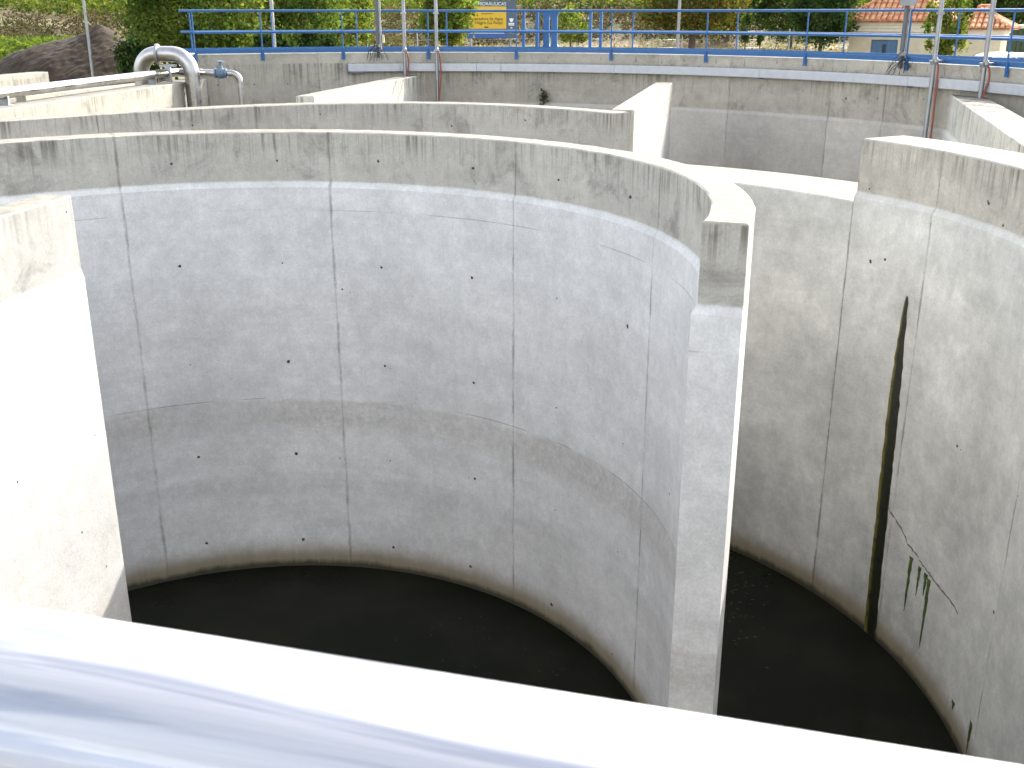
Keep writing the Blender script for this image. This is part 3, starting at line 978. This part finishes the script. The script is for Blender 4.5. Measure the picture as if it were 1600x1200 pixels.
mb = MB(); mb.tube([(wp.x, wp.y + .05, wz - .16), (wp.x, wp.y - .02, wz - .1), (wp.x + .01, wp.y - .03, wz + .1)], [.008, .007, .003], 6); mb.build('stem', M['bark'], wd)

# ================================================================== BEYOND THE TANK
def clump_points(c, rad, nclump, per, spread, shell=.55):
    c = np.array(c); rad = np.array(rad)
    d = RNG.normal(size=(nclump, 3)); d /= np.linalg.norm(d, axis=1)[:, None]
    r = RNG.uniform(shell, 1.0, size=(nclump, 1)) ** .6
    cc = d * r * RNG.uniform(.75, 1.12, size=(nclump, 1))
    q = np.repeat(cc, per, 0) + RNG.normal(size=(nclump * per, 3)) * spread * np.repeat(RNG.uniform(.6, 1.3, size=(nclump, 1)), per, 0)
    return c + q * rad, np.repeat(np.arange(nclump), per)

def tree(px, Y, crown_y, rad, trunk_r, colors, label, name='tree', leaf=.09, nclump=70, per=90, spread=.16, cat='tree', group=None, lean=0.0):
    """crown centre from pixel column px at distance Y, row crown_y; rad = crown radii in metres"""
    c = aty(px, crown_y, Y); g = hgt(c.x, Y)
    w = thing(name, label, cat, (c.x, Y, g), group)
    P_, idx = clump_points(c, rad, nclump, per, spread)
    P_[:, 2] = np.maximum(P_[:, 2], g + .05)
    V, C = leaves(P_, leaf, colors)
    tint = RNG.uniform(.6, 1.35, size=nclump)[idx]
    warm = RNG.uniform(-.18, .18, size=nclump)[idx]
    C = C * np.repeat(tint, 4)[:, None]
    C[:, 0] *= np.repeat(1 + warm, 4)
    leaf_obj('crown', V, C, w)
    mb = MB()
    zt = c.z + rad[2] * .35
    mb.tube([(c.x + lean, Y, g - .1), (c.x + lean * .6, Y, g + (c.z - g) * .45), (c.x, Y, c.z - rad[2] * .3), (c.x + .05, Y, zt)], [trunk_r * 1.25, trunk_r, trunk_r * .8, trunk_r * .25], 8)
    for i in range(7):
        a = i * 2.4; z0 = c.z - rad[2] * random.uniform(.15, .65); l = random.uniform(.5, .85)
        z0 = max(z0, g + .25)
        mb.tube([(c.x, Y, z0), (c.x + math.cos(a) * rad[0] * l * .5, Y + math.sin(a) * rad[1] * l * .5, z0 + rad[2] * .25), (c.x + math.cos(a) * rad[0] * l, Y + math.sin(a) * rad[1] * l, z0 + rad[2] * .55)], [trunk_r * .5, trunk_r * .32, trunk_r * .1], 6)
    mb.build('trunk', M['bark'], w)
    return w
G1 = [(.10, .15, .035), (.13, .18, .04), (.07, .11, .03)]
GY = [(.12, .17, .035), (.16, .19, .045), (.09, .13, .03)]
GD = [(.045, .08, .028), (.06, .10, .03), (.035, .06, .025)]
GO = [(.10, .12, .035), (.13, .11, .03), (.08, .10, .03), (.08, .11, .03), (.17, .11, .03)]
GB = [(.14, .12, .08), (.10, .09, .06), (.12, .13, .06)]
GR = [(.20, .12, .07), (.15, .12, .05), (.11, .13, .045)]
tree(700, 50, 18, (1.25, 1.2, 1.3), .07, GY, 'young bright green tree partly hiding the yellow sign', nclump=60, per=90)
tree(892, 74, 42, (1.25, 1.2, 1.2), .06, GY, 'small sparse pale tree between the blue columns and ladder', nclump=34, per=55, leaf=.10)
tree(1085, 82, 0, (3.9, 3.4, 2.5), .24, GO, 'broad tree with orange autumn leaves and thick trunk', nclump=120, per=110, leaf=.13)
tree(1287, 43, 14, (1.15, 1.1, 1.3), .08, GD, 'dense dark green tree beside the tiled building', nclump=80, per=110, leaf=.075)
tree(1484, 36, 30, (.62, .6, 1.4), .045, GY, 'slender loose green tree in front of the tiled building', nclump=40, per=70, leaf=.07)
tree(300, 47, 22, (3.1, 2.4, 2.5), .12, G1, 'big spreading green tree behind the arched pipe', nclump=150, per=110, leaf=.10)
tree(392, 55, 18, (1.5, 1.5, 2.7), .09, GR, 'reddish autumn tree next to the big spreading tree', nclump=60, per=90, leaf=.10)
tree(470, 51, 20, (1.9, 1.7, 2.4), .09, G1, 'leafy green tree behind the left end of the railing, by the grey lamp post', nclump=80, per=100, leaf=.10)
tree(546, 58, 26, (1.3, 1.3, 2.3), .07, GY, 'yellowish green tree left of the dark davit post', nclump=50, per=90, leaf=.10)
tree(1166, 70, 45, (.32, .32, .95), .05, GD, 'taller of two little dark cypresses by the fence', nclump=26, per=70, leaf=.06, spread=.2)
tree(1188, 70, 61, (.22, .22, .42), .04, GD, 'shorter of two little dark cypresses by the fence', nclump=16, per=60, leaf=.05, spread=.2)
for x, Y, cy, r, lab in ((500, 46, 72, (1.0, .8, .75), 'low dark green hedge bush behind the railing, by the leafy tree'), (430, 44, 74, (.8, .7, .6), 'low hedge bush at the foot of the grey lamp post'), (215, 43, 98, (.9, .8, .8), 'low green bush at the edge of the brown earth heap'), (610, 88, 48, (2.2, 1.6, 1.6), 'grey brown thicket behind the guide masts')):
    tree(x, Y, cy, r, .04, GD if Y < 80 else GB, lab, nclump=40, per=70, leaf=.08, name='bush', cat='bush')
for x, Y, cy, r, lab in ((1240, 100, 5, (4.5, 3, 3.2), 'large dull green tree on the bank behind the dark green tree'), (1140, 108, -6, (4, 3, 3), 'golden green tree on the bank behind the autumn tree'), (1560, 85, 5, (4.5, 3, 3.0), 'dark green tree on the bank beyond the right end of the tiled roof'), (1450, 100, -4, (5, 3, 3.2), 'dark green tree on the bank behind the tiled roof')):
    tree(x, Y, cy, r, .18, [GD, GO, GD, G1][[1240, 1140, 1560, 1450].index(x)], lab, nclump=110, per=90, leaf=.15)

# scrub on the bank and vines on the slope: masses of leaves
n = 70000
X = RNG.uniform(-75, 75, n); Yb = RNG.uniform(108, 122, n)
cl = np.sin(X * .9 + Yb * .3) + np.sin(X * .37 - Yb * .9) + np.sin(X * 2.1 + 1.7)
keep = cl > -1.3
X, Yb = X[keep], Yb[keep]
Z = np.array([hgt(a, b) for a, b in zip(X, Yb)]) + RNG.random(len(X)) ** 1.5 * (1.0 + .35 * np.clip(cl[keep], 0, 3))
V, C = leaves(np.c_[X, Yb, Z], .15, [(.085, .065, .05), (.07, .06, .042), (.10, .08, .06), (.055, .065, .03), (.05, .055, .035)])
tag(leaf_obj('scrub', V, C), 'grey brown scrub growing along the bank', 'scrub', kind='stuff')
pts = []
row = 0
for Yr in np.arange(124, 220, 2.3):
    m = int(6500 if Yr < 146 else 2500)
    X = RNG.uniform(-Yr * .62, Yr * .62, m)
    wav = 3.0 * np.sin(X * .045 + .6) + 1.2 * np.sin(X * .13)
    Yy = Yr - wav + RNG.normal(size=m) * .42
    gz = np.array([hgt(a, b) for a, b in zip(X, Yy)])
    hh = 1.15 + .45 * np.sin(X * 1.9 + Yr) * np.sin(X * .7 + Yr * 2)
    pts.append(np.c_[X, Yy, gz + .25 + RNG.random(m) * hh])
V, C = leaves(np.concatenate(pts), .22, [(.08, .13, .027), (.11, .15, .033), (.06, .10, .022), (.14, .155, .04)], .35)
tag(leaf_obj('vineyard', V, C), 'rows of green vines covering the hillside', 'vines', kind='stuff')
pts = []
for (x0, x1, Ya, Yc) in ((-52, -27, 62, 92),):                # nearer vines left of the heap
    for Yr in np.arange(Ya, Yc, 2.4):
        m = 900
        X = RNG.uniform(x0, x1, m); Yy = Yr + RNG.normal(size=m) * .35
        gz = np.array([hgt(a, b) for a, b in zip(X, Yy)])
        pts.append(np.c_[X, Yy, gz + .2 + RNG.random(m) * 1.1])
V, C = leaves(np.concatenate(pts), .2, [(.08, .125, .028), (.11, .15, .035), (.06, .10, .022)], .3)
tag(leaf_obj('vineyard', V, C), 'bright green vines on the flat beside the brown earth heap', 'vines', kind='stuff')
# dry grass tufts along the fence
n = 14000
X = RNG.uniform(-40, 60, n); Yg = RNG.uniform(60, 108, n)
Z = np.array([hgt(a, b) for a, b in zip(X, Yg)]) + RNG.random(n) * .22
V, C = leaves(np.c_[X, Yg, Z], .13, [(.30, .23, .12), (.24, .19, .09), (.16, .17, .06)], .25)
tag(leaf_obj('dry_grass', V, C), 'dry straw coloured grass beyond the walkway', 'grass', kind='stuff')

# brown earth heap
def heap():
    c = aty(150, 100, 50); c.z = 0
    nx, ny = 90, 60; vs = []; fs = []
    for j in range(ny):
        for i in range(nx):
            x = -8.5 + 13.5 * i / (nx - 1); y = -5 + 10 * j / (ny - 1)
            r = math.hypot((x - .3) / (6.6 if x < .3 else 3.0), y / 3.6)
            h = 2.6 * max(0, 1 - r ** 1.15) ** .85 if r < 1 else 0
            lum = .12 * math.sin(x * 1.3 + y) + .05 * math.sin(x * 3.1 - y * 2.3) + random.uniform(-.03, .03)
            vs.append((c.x + x, c.y + y, h + (lum * min(1, h * 1.2)) - .08))
    for j in range(ny - 1):
        for i in range(nx - 1):
            fs.append((j * nx + i, j * nx + i + 1, (j + 1) * nx + i + 1, (j + 1) * nx + i))
    mb = MB(); mb.add(vs, fs)
    o = mb.build('earth_heap', M['soil'])
    tag(o, 'big heap of dark brown earth behind the pipe wall', 'heap')
heap()

# lamp posts
def lamp(px, py, Y, label, r=.06, h=8.0):
    p = aty(px, py, Y); g = hgt(p.x, Y)
    w = thing('lamp_post', label, 'lamp post', (p.x, Y, g))
    mb = MB(); mb.tube([(p.x, Y, g - .05), (p.x, Y, g + 1.2), (p.x, Y, g + h)], [r * 1.15, r, r * .7], 12); mb.build('pole', M['galv'], w, smooth=True)
    mb = MB(); mb.lathe((p.x, Y, g), [(r * 2.4, -.02), (r * 2.4, .03), (r * 1.5, .05), (r * 1.3, .12)], 12); mb.build('base', M['galv'], w)
    mb = MB(); mb.tube([(p.x, Y, g + h - .05), (p.x, Y - .5, g + h + .12), (p.x, Y - .9, g + h + .15)], [.03, .03, .03], 8); mb.build('arm', M['galv'], w)
    mb = MB(); mb.lathe((p.x, Y - 1.1, g + h + .08), [(.08, 0), (.18, .03), (.15, .12), (.04, .15)], 12); mb.build('lamp_head', M['galv'], w)
lamp(138, 60, 43, 'slim pale lamp post standing in front of the brown earth heap')
lamp(427, 50, 41, 'pale grey lamp post between the reddish tree and the leafy green tree', .075)
lamp(1060, 40, 46, 'grey lamp post in front of the orange autumn tree', .07)

# fence with its posts
fx = [(-20 + 4.2 * i) for i in range(17)]
fw = thing('wire_fence', 'wire fence with pale thin posts on the dry grass before the bank', 'fence', (10, 88, 0))
base = None
for i, x in enumerate(fx):
    mb = MB(); y = 88 + .8 * math.sin(x); g = hgt(x, y)
    ln = random.uniform(-.12, .12)
    mb.tube([(x, y, g - .1), (x + ln, y, g + 1.9)], .045, 6); mb.build('post', M['white'], fw)
for zz in (.5, 1.1, 1.75):
    mb = MB(); mb.tube([(x, 88 + .8 * math.sin(x), hgt(x, 88) + zz) for x in np.linspace(fx[0], fx[-1], 80)], .008, 4); mb.build('wire', M['galv'], fw)

# ------------------------------------------------------------------ information board
def sign():
    Y = 66.0
    lo, hi = aty(727, 60, Y), aty(806, 1, Y)
    w = thing('sign_board', 'blue and yellow information board on posts beside the bright green tree', 'sign', ((lo.x + hi.x) / 2, Y, 0))
    navy = plain('navy_panel', (.07, .10, .16), .5, var=.05); yel = plain('yellow_panel', (.62, .40, .02), .5, var=.05)
    blu = plain('blue_panel', (.03, .10, .34), .5, var=.05); wht = plain('white_print', (.75, .78, .78), .6, var=.03); blk = plain('black_print', (.03, .03, .03), .6)
    W_ = hi.x - lo.x; H_ = hi.z - lo.z
    mb = MB(); mb.bbox((lo.x, Y, lo.z), (hi.x, Y + .06, hi.z)); board = mb.build('board', navy, w)
    def rect(x0, y0, x1, y1, mat, name, d=.012):
        a, b = aty(x0, y1, Y), aty(x1, y0, Y)
        mb = MB(); mb.bbox((a.x, Y - d, a.z), (b.x, Y - .001, b.z)); return mb.build(name, mat, board)
    rect(733, 10, 791, 45, yel, 'yellow_panel')
    rect(733, 47.5, 791, 59, blu, 'blue_panel')
    rect(735, 51, 788, 52.2, wht, 'text_line', .016)
    def text(s, x, y, hpx, mat, align='LEFT', d=.02):
        cu = bpy.data.curves.new('lettering', 'FONT'); cu.body = s; cu.size = hpx * Y / F * 1.45; cu.align_x = align; cu.extrude = .003
        o = bpy.data.objects.new('lettering', cu); col.objects.link(o)
        p = aty(x, y, Y)
        dg = bpy.context.evaluated_depsgraph_get(); me = bpy.data.meshes.new_from_object(o.evaluated_get(dg))
        bpy.data.objects.remove(o)
        m2 = bpy.data.objects.new('lettering', me); col.objects.link(m2)
        me.materials.clear(); me.materials.append(mat)
        me.transform(Matrix.Translation((p.x, Y - d, p.z)) @ Matrix.Rotation(math.pi / 2, 4, 'X'))
        m2.parent = board; m2.matrix_parent_inverse = Matrix.Identity(4)
        return tag(m2, kind='stuff')
    text('E  HIDRÁULICAS', 739, 8.5, 4.6, wht)
    text('Depuradora de Agua', 786, 31.5, 4.2, blk, 'RIGHT')
    text('Nájera (La Rioja)', 786, 37.5, 4.2, blk, 'RIGHT')
    rect(752, 21, 770, 22, blk, 'text_line', .016)
    rect(757, 41.5, 763, 43.5, blk, 'text_line', .016)
    # little white emblem and lines on the right-hand strip
    a = aty(799, 31, Y); u = Y / F
    mb = MB(); mb.add([(a.x - 3.2 * u, Y - .016, a.z + 2.6 * u), (a.x - 1.2 * u, Y - .016, a.z + 1.4 * u), (a.x, Y - .016, a.z + 2.8 * u), (a.x + 1.2 * u, Y - .016, a.z + 1.4 * u), (a.x + 3.2 * u, Y - .016, a.z + 2.6 * u), (a.x + 2.2 * u, Y - .016, a.z - 2 * u), (a.x, Y - .016, a.z - 3.2 * u), (a.x - 2.2 * u, Y - .016, a.z - 2 * u)], [tuple(range(8))])
    mb.build('emblem', wht, board, fix=False)
    for yy, hw in ((36.5, 4.5), (39, 4.5), (43.5, 1.5), (49, 4.8), (51, 4.8)):
        rect(799 - hw, yy - .8, 799 + hw, yy + .8, wht, 'text_line', .016)
    for x in (lo.x + .3, hi.x - .3):
        mb = MB(); mb.bbox((x - .05, Y + .065, -.1), (x + .05, Y + .16, hi.z - .05)); mb.build('post', M['galv'], w)
sign()

# ------------------------------------------------------------------ tiled building
def building():
    wallm = plain('cream_render', (.52, .45, .32), .9, var=.08, scale=3, bump=.1); trim = plain('pale_cornice', (.66, .61, .50), .8, var=.05)
    kt = NT('clay_tiles'); p = kt.pos()
    c = kt.mix(kt.ramp(kt.noise(p, 5.0, 3), .35, .65), (.40, .15, .065), (.56, .28, .14)); kt.l(c, kt.b.inputs['Base Color']); kt.b.inputs['Roughness'].default_value = .85
    tile = kt.m
    blue = plain('blue_door', (.05, .12, .22), .5); glass = plain('dark_pane', (.02, .025, .03), .15)
    ZE = 2.72
    PL, PRt = aty(1329, 40, 43.5), aty(1474, 40, 41.8)
    ax = (Vector((PRt.x, PRt.y, 0)) - Vector((PL.x, PL.y, 0))); Wd = ax.length; ax.normalize()
    ay = Vector((-ax.y, ax.x, 0)); Dp = 3.3
    o0 = Vector((PL.x, PL.y, 0))
    def P3(u, v, z): q = o0 + ax * u + ay * v; return (q.x, q.y, z)
    w = thing('pump_house', 'small cream building with hipped red tile roof and blue door', 'building', tuple(o0 + ax * Wd / 2))
    rz = math.atan2(ax.y, ax.x)
    def blk(name, u0, u1, v0, v1, z0, z1, mat, parent=w):
        mb = MB(); q = P3((u0 + u1) / 2, (v0 + v1) / 2, (z0 + z1) / 2); mb.box(q, (u1 - u0, v1 - v0, z1 - z0), rz); return mb.build(name, mat, parent)
    ud = None
    # door position from its pixel
    d = ray(1381, 75); # solve along front line
    t = None
    den = d[0] * ax.y - d[1] * ax.x
    uu = (o0.x * d[1] - o0.y * d[0]) / (ax.y * d[0] - ax.x * d[1])
    blk('wall', 0, uu - .5, 0, .22, -.2, ZE, wallm); blk('wall', uu + .5, Wd, 0, .22, -.2, ZE, wallm); blk('wall', uu - .5, uu + .5, 0, .22, 2.12, ZE, wallm)
    blk('wall', 0, .22, .223, Dp - .223, -.2, ZE, wallm); blk('wall', Wd - .22, Wd, .223, Dp - .223, -.2, ZE, wallm); blk('wall', 0, Wd, Dp - .22, Dp, -.2, ZE, wallm)
    dr = blk('door', uu - .495, uu + .1, .08, .13, 0, 2.115, blue); dr2 = blk('door', uu + .105, uu + .495, .06, .11, 0, 2.115, blue)
    blk('pane', uu - .08, uu + .06, .06, .078, .3, 1.95, glass, dr)
    blk('handle', uu + .12, uu + .16, .02, .058, .95, 1.1, M['galv'], dr2)
    for i, (a, b, e) in enumerate(((ZE - .30, ZE - .18, .06), (ZE - .178, ZE - .06, .12), (ZE - .058, ZE + .03, .2))):
        blk('cornice', -e, Wd + e, -e, Dp + e, a, b, trim)
    # hipped roofs with rolls of barrel tiles in courses
    ov = .34
    def hip_roof(u0, u1, v0, v1, zr0, rise):
        x0, x1, y0, y1 = u0 - ov, u1 + ov, v0 - ov, v1 + ov
        hd = (y1 - y0) / 2; ym = (y0 + y1) / 2
        rg = ((x0 + hd, ym), (x1 - hd, ym)); pitch = rise / hd
        mb = MB()
        vs = [P3(x0, y0, zr0), P3(x1, y0, zr0), P3(x1, y1, zr0), P3(x0, y1, zr0), P3(*rg[0], zr0 + rise), P3(*rg[1], zr0 + rise)]
        mb.add(vs, [(0, 1, 5, 4), (1, 2, 5), (2, 3, 4, 5), (3, 0, 4), (3, 2, 1, 0)])
        roof = mb.build('roof', tile, w)
        def roof_face(e0, e1, inward):
            e0 = Vector(e0); e1 = Vector(e1); L = (e1 - e0).length; t = (e1 - e0).normalized(); n = Vector(inward)
            mb = MB(); tw = .21; cl_ = .30
            nt = int(L / tw); tw = L / nt
            for j in range(int(hd / cl_) + 1):
                a0 = j * cl_; a1 = min((j + 1) * cl_ + .04, hd)
                if a1 <= a0: continue
                for i in range(nt):
                    s = (i + .5) * tw; lim = min(s, L - s)
                    if lim < a0 * .98: continue
                    b1 = min(a1, lim + tw * .5)
                    if b1 - a0 < .03: continue
                    vs = []
                    for dd_, lift in ((a0, .055), (b1, .022)):
                        for k_ in range(5):
                            a = math.pi * k_ / 4
                            q = e0 + t * (s - math.cos(a) * tw * .44) + n * dd_
                            vs.append(P3(q.x, q.y, zr0 + dd_ * pitch + lift + math.sin(a) * .085))
                    mb.add(vs, [(k_, k_ + 1, k_ + 6, k_ + 5) for k_ in range(4)] + [(4, 3, 2, 1, 0)])
            tag(mb.build('roof_tiles', tile, roof, fix=False), kind='stuff')
        roof_face((x0, y0), (x1, y0), (0, 1)); roof_face((x1, y0), (x1, y1), (-1, 0)); roof_face((x0, y1), (x0, y0), (1, 0))
        for a, b in (((x0, y0), rg[0]), ((x1, y0), rg[1]), ((x0, y1), rg[0]), ((x1, y1), rg[1])):
            mb = MB(); mb.tube([P3(a[0], a[1], zr0 + .06), P3(b[0], b[1], zr0 + rise + .06)], .085, 8); mb.build('hip_tiles', tile, roof)
        mb = MB(); mb.tube([P3(rg[0][0] - .05, rg[0][1], zr0 + rise + .07), P3(rg[1][0] + .05, rg[1][1], zr0 + rise + .07)], .09, 8); mb.build('ridge_tiles', tile, roof)
    hip_roof(0, Wd, 0, Dp, ZE + .035, 1.35)
    g0, g1 = Wd + .01, Wd + 2.0
    blk('wing_wall', g0, g1, .5, 2.6, -.2, ZE - .22, wallm)
    for a, b, e in ((ZE - .48, ZE - .36, .05), (ZE - .358, ZE - .218, .1)):
        blk('cornice', g0 + .003, g1 + e, .5 - e, 2.6 + e, a, b, trim)
    hip_roof(g0 + ov + .01, g1, .5, 2.6, ZE - .215, .75)
building()

# ------------------------------------------------------------------ parked cars
def car(px, py, Y, label, rz):
    c = aty(px, py, Y); c.z = 0
    w = thing('parked_car', label, 'car', (c.x, c.y, 0), None)
    paint = plain('white_car_paint', (.78, .79, .80), .25, var=.02); gl = plain('car_glass', (.02, .025, .03), .08); tyre = plain('tyre_rubber', (.02, .02, .02), .9); lampm = plain('head_lamp', (.7, .7, .68), .2)
    def xf(p):
        return (c.x + p[0] * math.cos(rz) - p[1] * math.sin(rz), c.y + p[0] * math.sin(rz) + p[1] * math.cos(rz), p[2])
    prof = [(x_, z_ * 1.2) for x_, z_ in [(-2.05, .30), (-2.1, .62), (-2.0, .86), (-1.1, .96), (-.45, 1.38), (-.1, 1.455), (.6, 1.47), (1.3, 1.40), (1.75, 1.02), (2.05, .95), (2.12, .6), (2.05, .3)]]
    mb = MB(); vs = []; n = len(prof)
    for yy, f in ((-.84, 0), (-.78, 1), (.78, 1), (.84, 0)):
        for x, z in prof:
            y_ = yy
            if z > 1.2: y_ = yy * (.82 if f == 0 else .80)
            elif f == 1: y_ = yy
            vs.append(xf((x, y_, z + (.02 if f else 0))))
    fs = []
    for r in range(3):
        for i in range(n):
            i2 = (i + 1) % n; fs.append((r * n + i, r * n + i2, (r + 1) * n + i2, (r + 1) * n + i))
    fs += [tuple(range(n)), tuple(range(3 * n, 4 * n))[::-1]]
    mb.add(vs, fs); body = mb.build('body', paint, w, smooth=True)
    for sg in (-1, 1):
        y_ = sg * .715
        for a in ([(-.85, 1.2), (-.38, 1.6), (.25, 1.64), (.25, 1.2)], [(.33, 1.2), (.33, 1.64), (1.15, 1.61), (1.5, 1.22)]):
            mb = MB(); mb.add([xf((x, y_ + sg * (.02 + (1.64 - z) * .05), z)) for x, z in a], [tuple(range(4))]); mb.build('side_window', gl, body, fix=False)
    for a, b in (((-1.04, 1.22), (-.5, 1.64)), ((1.72, 1.28), (1.36, 1.65))):
        e = -.03 if a[0] < 0 else .03
        mb = MB(); mb.add([xf((a[0] + e, -.66, a[1] + .03)), xf((a[0] + e, .66, a[1] + .03)), xf((b[0] + e, .6, b[1] + .03)), xf((b[0] + e, -.6, b[1] + .03))], [(0, 1, 2, 3)]); mb.build('windscreen', gl, body, fix=False)
    for x in (-1.3, 1.3):
        for sg in (-1, 1):
            q = xf((x, sg * .76, .31)); a = Vector((-math.sin(rz), math.cos(rz), 0))
            mb = MB(); mb.tube([Vector(q) - a * .1, Vector(q) + a * .1], .31, 20); wh = mb.build('wheel', tyre, w)
            mb = MB(); mb.tube([Vector(q) + a * sg * .08, Vector(q) + a * sg * .112], .19, 16); mb.build('rim', M['galv'], wh)
    for sg in (-1, 1):
        mb = MB(); mb.box(xf((-2.06, sg * .6, .68)), (.1, .3, .14), rz); mb.build('headlight', lampm, w)
car(1556, 98, 39.0, 'white parked car in front of the tiled building', math.radians(8))
car(1655, 98, 41.5, 'white parked car by the round dark bush', math.radians(-12))

# green container beyond the cars
def container():
    c = aty(1640, 60, 49); w = thing('storage_container', 'dark green metal container with pale roof beyond the white cars', 'container', (c.x, c.y, 0))
    gm = plain('green_sheet_metal', (.03, .055, .02), .55); pale = plain('pale_roof_sheet', (.55, .55, .42), .6)
    mb = MB(); mb.bbox((c.x - 1.7, c.y, .1), (c.x + 1.7, c.y + 2.4, 2.45)); body = mb.build('body', gm, w)
    for i in range(15):
        mb = MB(); x = c.x - 1.6 + i * .228; mb.bbox((x - .05, c.y - .03, .15), (x + .05, c.y - .001, 2.4)); mb.build('rib', gm, body)
    mb = MB(); mb.bbox((c.x - 1.78, c.y - .08, 2.452), (c.x + 1.78, c.y + 2.48, 2.58)); mb.build('roof', pale, w)
    for x in (-1.5, 1.5):
        mb = MB(); mb.bbox((c.x + x - .1, c.y + .2, 0), (c.x + x + .1, c.y + 2.2, .098)); mb.build('skid', M['dark'], w)
container()

# specks floating on the water of the right-hand channel
mb = MB()
for i in range(150):
    p = atz(1125 + abs(random.gauss(0, 38)), 900 + random.gauss(0, 55), WAT)
    a = random.uniform(0, 6.3); r = random.uniform(.006, .03)
    mb.add([(p.x + r * math.cos(a + q), p.y + r * math.sin(a + q) * .6, WAT + .004) for q in (0, 1.6, 3.1, 4.7)], [(0, 1, 2, 3)])
for i in range(50):
    p = atz(random.uniform(620, 960), random.uniform(950, 1060), WAT)
    if (Vector((p.x, p.y)) - Vector(MC)).length > MR - .2: continue
    a = random.uniform(0, 6.3); r = random.uniform(.005, .016)
    mb.add([(p.x + r * math.cos(a + q), p.y + r * math.sin(a + q) * .6, WAT + .004) for q in (0, 1.6, 3.1, 4.7)], [(0, 1, 2, 3)])
tag(mb.build('floating_debris', plain('floating_algae', (.020, .025, .009), .8), fix=False), 'specks of algae floating on the dark water', 'debris', kind='stuff')
